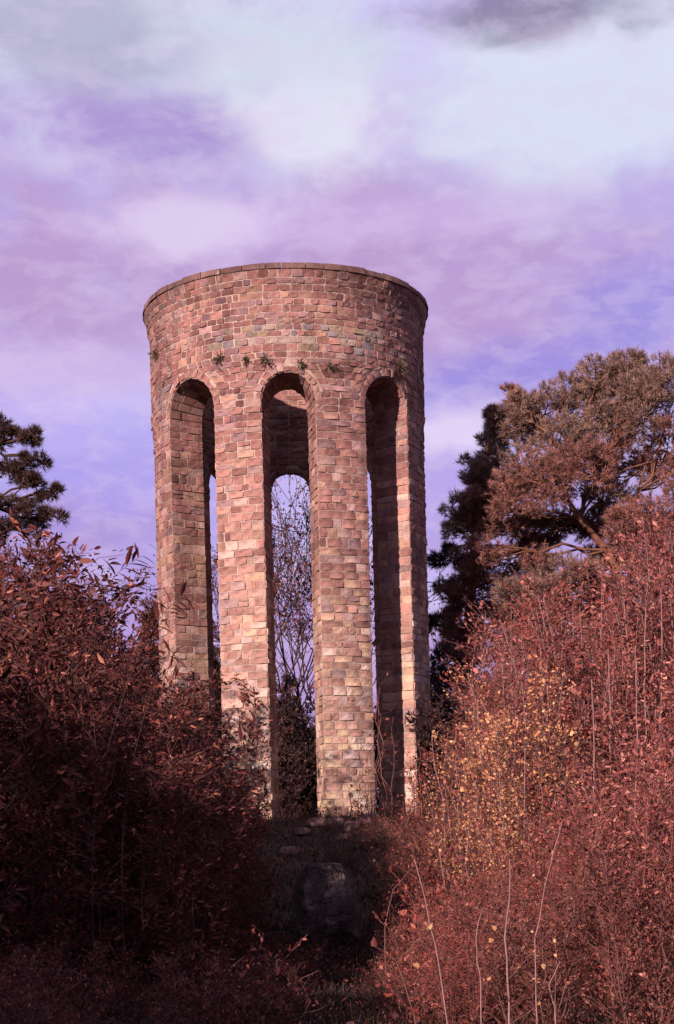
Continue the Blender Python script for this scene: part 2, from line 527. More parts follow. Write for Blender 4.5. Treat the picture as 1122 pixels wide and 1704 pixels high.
STONES = []   # (parent, verts, faces, colour, visible_size)
def block(parent, surf, q, proud, z, th, gap=0.009, size=0.0, kind='stone', colour=None):
    """q: four (u, v) corners counter-clockwise; surf(u, v, w) -> point; pillow-faced block"""
    (x0, y0), (x1, y1), (x2, y2), (x3, y3) = q
    cx = (x0 + x1 + x2 + x3) / 4; cy = (y0 + y1 + y2 + y3) / 4
    w = max(math.hypot(x1 - x0, y1 - y0), math.hypot(x2 - x3, y2 - y3)); h = max(math.hypot(x3 - x0, y3 - y0), math.hypot(x2 - x1, y2 - y1))
    if w < 0.05 or h < 0.04:
        return
    gu, gv = min(gap / w * 2, 0.3), min(gap / h * 2, 0.3)
    vs_ = []
    j = lambda s: random.uniform(-s, s)
    tl = (j(0.012), j(0.012))
    nu = 4 if w > 0.3 else 3
    for b in range(3):
        for a in range(nu):
            s = a / (nu - 1); t = b / 2
            ss = gu / 2 + s * (1 - gu); tt = gv / 2 + t * (1 - gv)
            u = (x0 * (1 - ss) + x1 * ss) * (1 - tt) + (x3 * (1 - ss) + x2 * ss) * tt
            v = (y0 * (1 - ss) + y1 * ss) * (1 - tt) + (y3 * (1 - ss) + y2 * ss) * tt
            edge = a in (0, nu - 1) or b in (0, 2)
            corner = a in (0, nu - 1) and b in (0, 2)
            ww = proud + tl[0] * (s - .5) * 2 + tl[1] * (t - .5) * 2 + j(0.006)
            if corner: ww -= 0.006
            if not edge: ww += random.uniform(-0.004, 0.007)
            cor = 0.005 if corner else 0
            u += (cx - u) * cor / max(w, .1) * 2 + j(0.004); v += (cy - v) * cor / max(h, .1) * 2 + j(0.005)
            vs_.append((u, v, max(ww, 0.006)))
    fs = []
    for b in range(2):
        for a in range(nu - 1):
            i = b * nu + a
            fs.append((i, i + 1, i + nu + 1, i + nu))
    ring = [a for a in range(nu)] + [nu + nu - 1] + [2 * nu + a for a in range(nu - 1, -1, -1)] + [nu]
    base = len(vs_)
    for r in ring:
        u, v, ww = vs_[r]
        vs_.append((u, v, -0.012))
    L = len(ring)
    for i in range(L):
        k = (i + 1) % L
        fs.append((ring[k], ring[i], base + i, base + k))
    pts = [surf(*p) for p in vs_]
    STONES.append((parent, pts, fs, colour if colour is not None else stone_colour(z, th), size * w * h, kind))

def fill(parent, surf, intervals, z0, z1, thf, size, wmin=0.16, wmax=0.42, proud=(0.002, 0.024)):
    """intervals: list of (ub0, ub1, ut0, ut1) bottom and top limits in u"""
    for (b0, b1, t0, t1) in intervals:
        L = ((b1 - b0) + (t1 - t0)) / 2
        if L < 0.06:
            continue
        ws = []
        tot = 0
        while tot < L:
            w = random.uniform(wmin, wmax); ws.append(w); tot += w
        if len(ws) > 1 and random.random() < 0.5:
            ws.pop()
        cum = np.concatenate([[0], np.cumsum(ws)]) / sum(ws)
        sk = random.uniform(-0.004, 0.004)
        for a, b in zip(cum[:-1], cum[1:]):
            ja, jb = (0 if a == 0 else random.uniform(-.012, .012)), (0 if b >= .999 else random.uniform(-.012, .012))
            q = [(b0 + (b1 - b0) * a + ja, z0), (b0 + (b1 - b0) * b + jb, z0), (t0 + (t1 - t0) * b + jb, z1), (t0 + (t1 - t0) * a + ja, z1)]
            um = (q[0][0] + q[1][0]) / 2
            # now and then a tall course stone is split in two thin ones
            if z1 - z0 > 0.19 and random.random() < 0.13:
                zm = (z0 + z1) / 2 + random.uniform(-.02, .02)
                block(parent, surf, [q[0], q[1], (q[1][0], zm), (q[0][0], zm)], random.uniform(*proud), z0, thf(um), size=size)
                block(parent, surf, [(q[0][0], zm), (q[1][0], zm), q[2], q[3]], random.uniform(*proud), z0, thf(um), size=size)
            else:
                block(parent, surf, q, random.uniform(*proud), z0, thf(um), size=size)

outer = lambda u, v, w: P(u / RO, ro(v) + w, v)
inner = lambda u, v, w: P(-u / RI, RI - w, v)
ZCI = min(range(len(courses)), key=lambda i: abs(courses[i] - ZC))
VD = 0.17    # depth of the arch stones on the face
for k in range(8):
    pier, (a0, a1) = piers[k]
    mid = (a0 + a1) / 2
    dm = (mid + math.pi) % (2 * math.pi) - math.pi
    front = max(0.0, math.cos(dm) - 0.15)
    zspr0, zspr1 = ZSPR[k], ZSPR[(k + 1) % 8]
    for ci in range(len(courses) - 1):
        z0, z1 = courses[ci], courses[ci + 1]
        par = pier if ci < ZCI else drum
        if z1 <= min(zspr0, zspr1) + 0.05:
            fill(par, outer, [(a0 * RO, a1 * RO, a0 * RO, a1 * RO)], z0, z1, lambda u: dm, front)
            fill(par, inner, [(-a1 * RI, -a0 * RI, -a1 * RI, -a0 * RI)], z0, z1, lambda u: dm, 0.0, 0.25, 0.55)
        for side, aj, zsp in ((1, a0, zspr0), (-1, a1, zspr1)):
            zt = min(z1, zsp)
            if zt - z0 < 0.05:
                continue
            # the jamb: radial plane at angle aj; u runs along the radius, w towards the opening
            nx, ny = -math.cos(aj) * side, -math.sin(aj) * side
            if side == 1:
                sf = lambda u, v, w, aj=aj, nx=nx, ny=ny: (u * math.sin(aj) + nx * w, -u * math.cos(aj) + ny * w, v)
            else:
                sf = lambda u, v, w, aj=aj, nx=nx, ny=ny: ((RO + RI - u) * math.sin(aj) + nx * w, -(RO + RI - u) * math.cos(aj) + ny * w, v)
            fill(par, sf, [(RI, RO + 0.01, RI, RO + 0.01)] if side == 1 else [(RI - 0.01, RO, RI - 0.01, RO)], z0, zt, lambda u: 3, 0.0, 0.22, 0.42)

def wall_intervals(za, zb, R_, extra):
    """free intervals of theta*R between the arch openings for a course from za to zb"""
    def half(k, z):
        zs = ZSPR[k]; ALPHA = AL[k]; a = R_ * ALPHA + (extra if z > zs - 0.02 else 0.0)
        if z <= zs:
            return R_ * ALPHA
        d = a * a - (z - zs) ** 2
        return math.sqrt(d) if d > 0 else 0.0
    hm = lambda k: half(k, (za + zb) / 2)
    half_ = half
    def half(k, z):
        m_ = hm_(k)
        return max(m_ - 0.07, min(m_ + 0.07, half_(k, z)))
    hm_ = lambda k: half_(k, (za + zb) / 2)
    res = []
    for k in range(8):
        k2 = (k + 1) % 8
        c0 = OPEN[k]; c1 = OPEN[k2] + (2 * math.pi if k == 7 else 0)
        res.append((c0 * R_ + half(k, za), c1 * R_ - half(k2, za), c0 * R_ + half(k, zb), c1 * R_ - half(k2, zb)))
    return res

for ci in range(len(courses) - 1):
    z0, z1 = courses[ci], courses[ci + 1]
    if z1 <= min(ZSPR) + 0.05:
        continue
    io = wall_intervals(z0, z1, RO, VD)
    SHC = [random.uniform(-.14, .14) if z0 > ZSPR[q] + 0.9 else 0 for q in range(8)]
    ii = wall_intervals(z0, z1, RI, VD)
    for k in range(8):
        zspr0, zspr1 = ZSPR[k], ZSPR[(k + 1) % 8]
        if z1 <= min(zspr0, zspr1) + 0.05:
            continue
        mid = OPEN[k] + math.radians(22.5)
        dm = (mid + math.pi) % (2 * math.pi) - math.pi
        front = max(0.0, math.cos(dm) - 0.15) * 1.0
        b0, b1, t0, t1 = io[k]
        s0, s1 = SHC[k], SHC[(k + 1) % 8]
        fill(drum, outer, [(b0 + s0, b1 + s1, t0 + s0, t1 + s1)], z0, z1, lambda u: (u / RO + math.pi) % (2 * math.pi) - math.pi, front, 0.14, 0.33)
        b0, b1, t0, t1 = ii[k]
        fill(drum, inner, [(-b1, -b0, -t1, -t0)], z0, z1, lambda u: dm, 0.0, 0.22, 0.5)

# arch stones on the outer and inner faces, soffit stones between them
for k in range(8):
    c, zs, ALPHA = OPEN[k], ZSPR[k], AL[k]
    dm = (c + math.pi) % (2 * math.pi) - math.pi
    front = max(0.0, math.cos(dm) - 0.15) * 1.6
    for R_, inn in ((RO, False), (RI, True)):
        a = R_ * ALPHA
        n = 13 if not inn else 9
        cuts = [math.pi * (i + (random.uniform(-.12, .12) if 0 < i < n else 0)) / n for i in range(n + 1)]
        for p0, p1 in zip(cuts[:-1], cuts[1:]):
            d = VD - 0.015 + random.uniform(-0.07, 0.09)
            q = []
            if not inn:
                q = [(c * R_ + a * math.cos(p1), zs + a * math.sin(p1)), (c * R_ + a * math.cos(p0), zs + a * math.sin(p0)),
                     (c * R_ + (a + d) * math.cos(p0), zs + (a + d) * math.sin(p0)), (c * R_ + (a + d) * math.cos(p1), zs + (a + d) * math.sin(p1))]
            else:
                q = [(-c * R_ - a * math.cos(p0), zs + a * math.sin(p0)), (-c * R_ - a * math.cos(p1), zs + a * math.sin(p1)),
                     (-c * R_ - (a + d) * math.cos(p1), zs + (a + d) * math.sin(p1)), (-c * R_ - (a + d) * math.cos(p0), zs + (a + d) * math.sin(p0))]
            col = stone_colour(zs, 3) * 0.9
            block(drum, outer if not inn else inner, q, random.uniform(0.01, 0.035), zs, 3, size=front if not inn else 0.0, kind='arch_stone', colour=col)
    def soff(u, v, w, c=c, zs=zs, ALPHA=ALPHA):
        # u along the arch (phi), v along the radius, w towards the opening
        r = v; al = ALPHA - w / r
        return P(c + al * math.cos(u), r, zs + r * ALPHA * math.sin(u) - w * math.sin(u))
    n = 11
    for i in range(n):
        rr = [RI, RI + random.uniform(.2, .36), RO - random.uniform(.16, .28), RO]
        for r0, r1 in zip(rr[:-1], rr[1:]):
            p0, p1 = math.pi * i / n, math.pi * (i + 1) / n
            pts = [(p1, r0), (p0, r0), (p0, r1), (p1, r1)]
            g = 0.02
            vs_ = []
            pr = random.uniform(0.008, 0.03)
            for (u, v) in pts:
                uu = u + (g if u == p0 else -g); vv = v + (0.01 if v == r0 else -0.01)
                vs_.append(soff(uu, vv, pr + random.uniform(-.006, .006)))
            for (u, v) in pts:
                uu = u + (g if u == p0 else -g); vv = v + (0.01 if v == r0 else -0.01)
                vs_.append(soff(uu, vv, -0.01))
            fs = [(0, 1, 2, 3)] + [((b + 1) % 4, b, 4 + b, 4 + (b + 1) % 4) for b in range(4)]
            STONES.append((drum, vs_, fs, stone_colour(zs, 3), 0.0, 'stone'))

# the largest visible stones become objects of their own, the rest stays joined masonry
for kind, limit in (('stone', 298), ('arch_stone', 200)):
    idx = [i for i, s in enumerate(STONES) if s is not None and s[5] == kind]
    idx.sort(key=lambda i: -STONES[i][4])
    chosen = [i for i in idx[:limit] if STONES[i][4] > 0]
    for i in chosen:
        par, pts, fs, colr, _, kd = STONES[i]
        p = np.array(pts); c = p.mean(0)
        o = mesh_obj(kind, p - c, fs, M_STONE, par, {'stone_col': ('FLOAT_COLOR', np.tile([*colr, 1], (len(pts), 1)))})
        o.location = tuple(c)
        STONES[i] = None
    STONES_left = STONES
rest = {}
for s in STONES:
    if s is None:
        continue
    rest.setdefault(s[0].name, []).append(s)
for pn, lst in rest.items():
    V, Fc, C = [], [], []
    for par, pts, fs, colr, _, kd in lst:
        b = len(V)
        V.extend(pts); C.extend([(*colr, 1)] * len(pts))
        Fc.extend([tuple(b + i for i in f) for f in fs])
    o = mesh_obj('masonry', V, Fc, M_STONE, bpy.data.objects[pn], {'stone_col': ('FLOAT_COLOR', C)})
    o['kind'] = 'stuff'

# coping on the rim
ang = 0.0
while ang < 2 * math.pi - 0.05:
    w = random.uniform(0.12, 0.17)
    if 2 * math.pi - (ang + w) < 0.1:
        w = 2 * math.pi - ang
    hgt = 0.13 + random.uniform(-.012, .012)
    vs_ = []
    n = 3
    r0, r1 = RI - 0.02, ro(ZT) + 0.035 + random.uniform(-.012, .012)
    for zz, dr in ((ZT + 0.004, 0.0), (ZT + hgt, -0.02)):
        for i in range(n):
            vs_.append(P(ang + 0.003 + (w - 0.006) * i / (n - 1), r1 + dr + random.uniform(-.006, .006), zz + random.uniform(-.004, .004)))
        for i in range(n):
            vs_.append(P(ang + w - 0.003 - (w - 0.006) * i / (n - 1), r0, zz))
    m = 2 * n
    fs = [tuple(range(m - 1, -1, -1)), tuple(range(m, 2 * m))] + [(i, (i + 1) % m, m + (i + 1) % m, m + i) for i in range(m)]
    cc = np.array((0.115, 0.066, 0.06)) * random.uniform(.75, 1.2)
    mesh_obj('coping_stone', vs_, fs, M_STONE, drum, {'stone_col': ('FLOAT_COLOR', np.tile([*cc, 1], (len(vs_), 1)))})
    ang += w

# ------------------------------------------------------------------ plants: generators
def tubes(segs, sides=5):
    """segs: list of polylines [(point, radius), ...] -> verts, quads"""
    V, Fq = [], []
    b = 0
    for pl in segs:
        pts = np.array([p for p, r in pl], float); rad = np.array([r for p, r in pl], float)
        n = len(pts)
        if n < 2:
            continue
        tg = np.gradient(pts, axis=0)
        tg /= np.linalg.norm(tg, axis=1)[:, None] + 1e-9
        ref = np.array((0.31, 0.17, 0.93)) if abs(tg[0][2]) < 0.8 else np.array((0.93, 0.31, 0.17))
        s = np.cross(tg, ref); s /= np.linalg.norm(s, axis=1)[:, None] + 1e-9
        t = np.cross(tg, s)
        a = np.arange(sides) * 2 * math.pi / sides
        ring = pts[:, None, :] + rad[:, None, None] * (np.cos(a)[None, :, None] * s[:, None, :] + np.sin(a)[None, :, None] * t[:, None, :])
        V.append(ring.reshape(-1, 3))
        i = np.arange(sides); j = (i + 1) % sides
        for k in range(n - 1):
            o = b + k * sides
            Fq.append(np.stack([o + i, o + j, o + sides + j, o + sides + i], -1))
        b += n * sides
    return np.concatenate(V), np.concatenate(Fq)

def unit(v):
    return v / (np.linalg.norm(v, axis=-1, keepdims=True) + 1e-9)

def blade_mesh(pts, dirs, length, width, rng, jitter=0.5, tint=None, droop=0.0):
    n = len(pts)
    d = unit(dirs + rng.normal(0, jitter, (n, 3)) + np.array((0, 0, -droop)))
    side = unit(np.cross(d, rng.normal(0, 1, (n, 3))))
    up = np.cross(side, d)
    L = (length * rng.uniform(0.6, 1.3, n))[:, None]; Wd = (width * rng.uniform(0.7, 1.25, n))[:, None]
    fold = rng.uniform(0.1, 0.45, n)[:, None]
    a = pts
    m1 = pts + d * L * 0.42 + side * Wd * 0.5 + up * Wd * fold
    m2 = pts + d * L * 0.42 - side * Wd * 0.5 + up * Wd * fold
    tip = pts + d * L - up * L * 0.12
    V = np.stack([a, m1, tip, m2], 1).reshape(-1, 3)
    i = np.arange(n) * 4
    Fq = np.stack([i, i + 1, i + 2, i + 3], -1)
    if tint is None:
        tint = rng.uniform(0, 1, n)
    return V, Fq, np.repeat(np.clip(tint, 0, 1), 4)

def leaf_mesh(pts, dirs, length, width, rng, jitter=0.5, tint=None, droop=0.0):
    """leaves of two quads folded along the midrib, six corners each, curled at the tip"""
    n = len(pts)
    d = unit(dirs + rng.normal(0, jitter, (n, 3)) + np.array((0, 0, -droop)))
    side = unit(np.cross(d, rng.normal(0, 1, (n, 3))))
    up = np.cross(side, d)
    sz = rng.lognormal(0, 0.30, n) * 0.74
    L = (length * sz)[:, None]; Wd = (width * sz * rng.uniform(0.7, 1.25, n))[:, None]
    fold = rng.uniform(0.1, 0.5, n)[:, None]; curl = rng.uniform(-0.05, 0.35, n)[:, None]; tw = rng.normal(0, 0.25, n)[:, None]
    def pt(t, sgn, w):
        return pts + d * L * t + sgn * side * Wd * w + up * (Wd * fold * w * 1.4 - L * curl * t * t + sgn * Wd * tw * t)
    V = np.stack([pts, pt(.28, 1, .42), pt(.66, 1, .40), pts + d * L * 0.98 - up * L * curl, pt(.66, -1, .38), pt(.28, -1, .44)], 1).reshape(-1, 3)
    i = np.arange(n) * 6
    Fq = np.concatenate([np.stack([i, i + 1, i + 2, i + 3], -1), np.stack([i, i + 3, i + 4, i + 5], -1)])
    if tint is None:
        tint = rng.uniform(0, 1, n)
    return V, Fq, np.repeat(np.clip(tint, 0, 1), 6)

def needle_mesh(pts, dirs, rng, per=14, length=0.13, width=0.012, spread=0.75):
    n = len(pts)
    P0 = np.repeat(pts, per, 0); D = np.repeat(unit(dirs), per, 0)
    m = len(P0)
    off = rng.uniform(0, 0.10, m)[:, None]
    nd = unit(D + rng.normal(0, spread, (m, 3)))
    P0 = P0 + D * off
    side = unit(np.cross(nd, rng.normal(0, 1, (m, 3)))) * width * 0.5
    L = (length * rng.uniform(0.7, 1.3, m))[:, None]
    V = np.stack([P0 - side, P0 + side, P0 + nd * L], 1).reshape(-1, 3)
    Fq = (np.arange(m)[:, None] * 3 + np.arange(3)[None, :])
    t = np.clip(np.repeat(rng.uniform(0, 1, n), per) * 0.7 + rng.uniform(0, 0.3, m), 0, 1)
    return V, Fq, np.repeat(t, 3)

def curve(a, b, rng, n=6, sag=0.0, wob=0.05):
    a = np.array(a, float); b = np.array(b, float)
    L = np.linalg.norm(b - a)
    t = np.linspace(0, 1, n)[:, None]
    p = a + (b - a) * t
    p[1:-1] += rng.normal(0, wob * L, (n - 2, 3))
    p[:, 2] += sag * L * (4 * t * (1 - t))[:, 0]
    return p

def tapered(p, r0, r1):
    return [(q, r0 + (r1 - r0) * i / (len(p) - 1)) for i, q in enumerate(p)]

def pad_tree(name, label, cat, base, trunk_pts, pads, mat, bark, seed, tufts=260, sub=9, per=14, nl=0.13, nw=0.013, r0=0.22, group=None, alt=None, leafy=None, sub_r=0.42):
    """trunk_pts: world points of the trunk; pads: (centre, (rx,ry,rz), index of the trunk point they spring from)"""
    rng = np.random.default_rng(seed)
    base = np.array(base, float)
    t = thing(name, label, cat, base, group)
    tp = np.array(trunk_pts, float) - base
    V, Fq = tubes([tapered(tp, r0, r0 * 0.25)], 9)
    mesh_obj('trunk', V, Fq, bark, t, smooth=True)
    segs, NP, ND, which = [], [], [], []
    for pi, (c, r, ti) in enumerate(pads):
        c = np.array(c, float) - base; r = np.array(r, float)
        s = tp[ti]
        L = np.linalg.norm(c - s)
        rr = r0 * (0.14 + 0.16 * min(L / 4, 1))
        limb = curve(s, c, rng, 7, 0.06, 0.03)
        segs.append(tapered(limb, rr, 0.03))
        vol = (r[0] * r[1] * r[2]) ** (1 / 3)
        ns = max(4, int(sub * vol))
        d = unit(rng.normal(0, 1, (ns, 3)))
        sc = c + d * r * (rng.uniform(0.25, 1, (ns, 1)) ** 0.5)
        for q in sc:
            k = rng.integers(3, 7)
            segs.append(tapered(curve(limb[min(k, 6)], q, rng, 4, 0.03, 0.05), 0.028, 0.01))
            nt = int(tufts / sub * rng.uniform(0.6, 1.3))
            dd = unit(rng.normal(0, 1, (nt, 3)))
            sr = sub_r * rng.uniform(0.7, 1.3) * min(1.3, vol)
            pp = q + dd * np.array((sr, sr, sr * 0.7)) * (rng.uniform(0.1, 1, (nt, 1)) ** 0.45)
            NP.append(pp)
            ND.append(dd * 0.8 + unit(q - c + 1e-6) * 0.5 + np.array((0, 0, 0.55)))
            which.append(np.full(nt, pi))
            for w in pp[::6]:
                segs.append(tapered(np.array([q, (q + w) / 2 + rng.normal(0, .02, 3), w]), 0.010, 0.005))
    V, Fq = tubes(segs, 4)
    mesh_obj('branches', V, Fq, bark, t)
    NP = np.concatenate(NP); ND = np.concatenate(ND); which = np.concatenate(which)
    groups = [(mat, np.ones(len(NP), bool))]
    if alt:
        sel = np.isin(which, alt[1])
        groups = [(mat, ~sel), (alt[0], sel)]
    for mm, sel in groups:
        if not sel.any():
            continue
        if leafy:
            V, Fq, tt = leaf_mesh(np.repeat(NP[sel], leafy[0], 0) + rng.normal(0, 0.06, (sel.sum() * leafy[0], 3)), np.repeat(ND[sel], leafy[0], 0), leafy[1], leafy[2], rng, 0.7)
        else:
            V, Fq, tt = needle_mesh(NP[sel], ND[sel], rng, per, nl, nw)
        o = mesh_obj('foliage', V, Fq, mm, t, {'tint': ('FLOAT', tt)})
        o['kind'] = 'stuff'
    return t

def G(x, y):
    return float(gh(x, y))
def ground_at(p):
    return (p[0], p[1], G(p[0], p[1]))

# ------------------------------------------------------------------ big pine on the right
D = 41.0
def pads_px(lst, depth, zr=1.0, ti=None):
    out = []
    for (px, py, rx, ry, dz, i) in lst:
        c = W(px, py, depth + dz)
        out.append((c, (rx * depth / F, rx * depth / F * 0.9, ry * depth / F), i))
    return out
tr = [W(1052, 1180, D), W(1050, 1060, D), W(1046, 985, D), W(1010, 915, D), W(965, 865, D), W(925, 800, D), W(915, 720, D)]
b = ground_at(tr[0]); tr[0] = np.array(b) - np.array((0, 0, .2))
pad_tree('pine_tree', 'broad brownish green pine on the right whose limbs fan out from a leaning trunk', 'tree', b, tr,
         pads_px([(870, 700, 48, 42, 0.2, 6), (925, 740, 60, 45, -0.5, 5), (985, 690, 60, 50, 0.4, 5), (1000, 632, 56, 38, 0.6, 5), (900, 690, 50, 40, 0.8, 6), (1060, 640, 40, 36, 1.2, 5), (800, 810, 34, 40, 0.4, 5), (870, 880, 44, 22, 0.6, 4), (795, 860, 36, 30, 0.8, 4), (930, 872, 46, 20, 1.2, 4), (890, 905, 40, 16, 1.0, 4), (985, 880, 34, 22, 1.0, 4), (1010, 930, 40, 26, 1.0, 2), (780, 985, 46, 30, 0.2, 2), (770, 1050, 40, 36, 0.4, 1), (870, 1060, 60, 34, 1.0, 1), (950, 1010, 60, 30, 1.2, 1), (880, 990, 60, 26, -0.6, 2), (1060, 690, 60, 60, 0.0, 4), (1105, 640, 40, 40, 0.3, 4),
                  (1030, 605, 36, 16, 0.8, 5), (945, 652, 40, 22, 1.0, 6),
                  (840, 785, 54, 42, 0.6, 5), (835, 845, 60, 36, -0.4, 4), (900, 805, 66, 42, -0.9, 5), (965, 785, 66, 44, -0.8, 5), (1040, 770, 60, 40, 0.5, 4), (1110, 750, 50, 60, 0.5, 3),
                  (800, 925, 44, 26, -0.5, 3), (860, 945, 66, 30, 0.3, 3), (940, 955, 60, 30, -0.6, 2), (830, 1010, 70, 34, 0.5, 2), (910, 1015, 70, 34, 0.8, 1), (1000, 990, 40, 30, 1.0, 2),
                  (825, 690, 10, 26, 0.4, 6), (850, 660, 14, 20, 0.4, 6), (1095, 850, 60, 55, -0.9, 2), (1050, 880, 44, 36, -1.0, 2), (1110, 930, 60, 50, -0.8, 2), (1015, 830, 40, 30, 0.5, 4)], D),
         M_PINE, M_PINEBARK, 5, tufts=900, sub=28, per=18, nl=0.13, nw=0.014, r0=0.14, alt=(M_PINE2, [8, 9, 10, 11, 12, 13, 14, 15, 16, 23, 24, 25, 26, 27, 28, 29, 31, 32, 33, 34, 35, 36, 37]))

# dark conifer standing behind it, beside the tower
D = 50.0
tr = [W(775, 1200, D), W(780, 1050, D), W(790, 900, D), W(805, 780, D), W(820, 690, D)]
b = ground_at(tr[0]); tr[0] = np.array(b) - np.array((0, 0, .2))
pad_tree('pine_tree', 'nearly black narrow pine standing just right of the tower behind the brownish pine', 'tree', b, tr,
         pads_px([(822, 700, 14, 18, 0, 4), (815, 745, 24, 22, 0, 4), (785, 780, 22, 16, 0, 3), (800, 815, 34, 26, 0.5, 3), (765, 845, 24, 24, 0, 3), (800, 880, 34, 26, 0.5, 2), (752, 880, 20, 14, 0, 2),
                  (742, 925, 26, 18, 0, 2), (790, 930, 34, 22, 0, 2), (745, 985, 26, 16, 0, 1), (735, 1040, 28, 30, 0, 1), (770, 1080, 40, 34, 0, 1), (735, 1110, 30, 36, 0, 0), (780, 1150, 40, 36, 0, 0), (725, 1180, 22, 24, 0, 0), (750, 1230, 50, 30, 0, 0)], D),
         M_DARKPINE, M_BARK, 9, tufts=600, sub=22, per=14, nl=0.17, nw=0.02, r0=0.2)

# pine on the left edge
D = 40.0
tr = [W(-60, 1180, D), W(-58, 1000, D), W(-50, 860, D), W(-42, 760, D), W(-30, 700, D)]
b = ground_at(tr[0]); tr[0] = np.array(b) - np.array((0, 0, .2))
pad_tree('pine_tree', 'dark pine with layered tufted branches cut by the left edge of the picture', 'tree', b, tr,
         pads_px([(-20, 720, 40, 22, 0, 4), (20, 735, 26, 22, 0, 3), (50, 730, 16, 10, -.3, 3), (60, 765, 20, 10, 0, 3), (20, 785, 44, 18, 0.4, 3), (-70, 780, 50, 30, 0, 3), (50, 800, 26, 12, 0, 2), (85, 825, 22, 10, 0.2, 2), (20, 840, 46, 18, -.4, 2), (80, 862, 34, 12, 0, 2), (10, 885, 50, 18, 0, 2), (-90, 860, 50, 30, 0, 2), (-60, 930, 60, 30, 0, 1)], D),
         M_MIDPINE, M_BARK, 14, tufts=520, sub=22, per=14, nl=0.16, nw=0.018, r0=0.2, sub_r=0.34)

# background trees: round masses behind the tower and hedges
def back_tree(px, top, d, wpx, label, seed, mat, leafy=(5, 0.11, 0.05), low=1380, group=None):
    rng = np.random.default_rng(seed)
    b0 = W(px, low, d); b = ground_at(b0)
    tp = [np.array(b) - np.array((0, 0, .2)), W(px + 4, low - (low - top) * .35, d), W(px - 6, low - (low - top) * .65, d), W(px, top + 40, d)]
    pads = []
    h = low - top
    n = max(6, int(h / 45))
    for i in range(n):
        t = (i + 0.5) / n
        y = top + 22 + t * h * 0.85
        w = wpx * (0.35 + 0.65 * min(1, t * 2.2))
        for q in range(2):
            x = px + rng.uniform(-1, 1) * w * 0.55
            pads.append((x, y + rng.uniform(-15, 15), w * 0.45, 26 + rng.uniform(0, 10), rng.uniform(-1, 1), max(0, min(3, int((1 - t) * 4)))))
    return pad_tree('background_tree', label, 'tree', b, tp, pads_px(pads, d), mat, M_BARK, seed, tufts=620, sub=30, r0=0.12, leafy=leafy, group=group)
back_tree(240, 990, 62, 80, 'brown leafed tree low behind the tower just left of its left edge', 31, M_DARKRED)
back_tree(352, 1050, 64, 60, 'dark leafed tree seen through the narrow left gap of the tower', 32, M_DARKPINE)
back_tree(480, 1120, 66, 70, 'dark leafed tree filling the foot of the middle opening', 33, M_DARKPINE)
back_tree(120, 960, 58, 90, 'dark russet tree behind the left shrubs below the pine', 34, M_DARKRED)
back_tree(560, 1190, 70, 70, 'dark tree hidden behind the right hand piers', 35, M_DARKPINE)
back_tree(665, 1150, 60, 60, 'dark tree behind the right opening of the tower', 37, M_DARKPINE)
back_tree(1000, 1010, 60, 160, 'russet tree mass behind the trunk of the broad pine', 38, M_DARKRED)

# ------------------------------------------------------------------ the airy tree behind the tower
def airy_tree(name, label, base, h, spread, seed, leafmat, bark, nleaf=2, leafsz=(0.11, 0.05), depth_levels=5, r0=0.10, lean=0.0, stems=3):
    rng = np.random.default_rng(seed)
    base = np.array(base, float)
    t = thing(name, label, 'tree', base)
    segs, tips = [], []
    trunk = []
    def grow(p, d, L, r, lev):
        n = 4
        pts = [p]; dd = d
        for i in range(n):
            dd = unit(dd + rng.normal(0, 0.10, 3) + np.array((0, 0, 0.04)))
            pts.append(pts[-1] + dd * L / n)
        (trunk if lev == 0 else segs).append(tapered(pts, r, r * 0.62))
        if lev >= 3:
            for q in pts[1::2]:
                tips.append((q, dd))
        if lev >= depth_levels:
            return
        for k in range(rng.integers(2, 4)):
            nd = unit(dd + rng.normal(0, spread, 3) + np.array((0, 0, 0.15)))
            grow(pts[-1] if k else pts[-2], nd, L * rng.uniform(0.6, 0.85), max(r * 0.66, 0.010), lev + 1)
    for s in range(stems):
        d0 = unit(np.array((rng.normal(lean, 0.22), rng.normal(0, 0.2), 1.0)))
        grow(np.array((rng.normal(0, .15), rng.normal(0, .15), -0.2)), d0, h * 0.30, r0, 0)
    V, Fq = tubes(trunk, 7); mesh_obj('trunk', V, Fq, bark, t, smooth=True)
    V, Fq = tubes(segs, 4); mesh_obj('branches', V, Fq, bark, t)
    tp = np.array([a for a, _ in tips]); td = np.array([b for _, b in tips])
    V, Fq, tt = leaf_mesh(np.repeat(tp, nleaf, 0) + rng.normal(0, 0.10, (len(tp) * nleaf, 3)), np.repeat(td, nleaf, 0), leafsz[0], leafsz[1], rng, 0.8)
    o = mesh_obj('foliage', V, Fq, leafmat, t, {'tint': ('FLOAT', tt)})
    o['kind'] = 'stuff'
    return t
pb = ground_at(W(545, 1400, 50))
airy_tree('young_tree', 'thin bare branched tree with sparse russet leaves seen through the middle opening', pb, 10.6, 0.42, 8, M_DARKRED, M_BARK, 2, (0.12, 0.055), 6, 0.06, -0.13, 6)
pb = ground_at(W(345, 1400, 52))
airy_tree('young_tree', 'slight twiggy tree seen in the narrow left gap of the tower', pb, 7.6, 0.36, 9, M_DARKRED, M_BARK, 1, (0.08, 0.04), 5, 0.05, 0.0, 3)

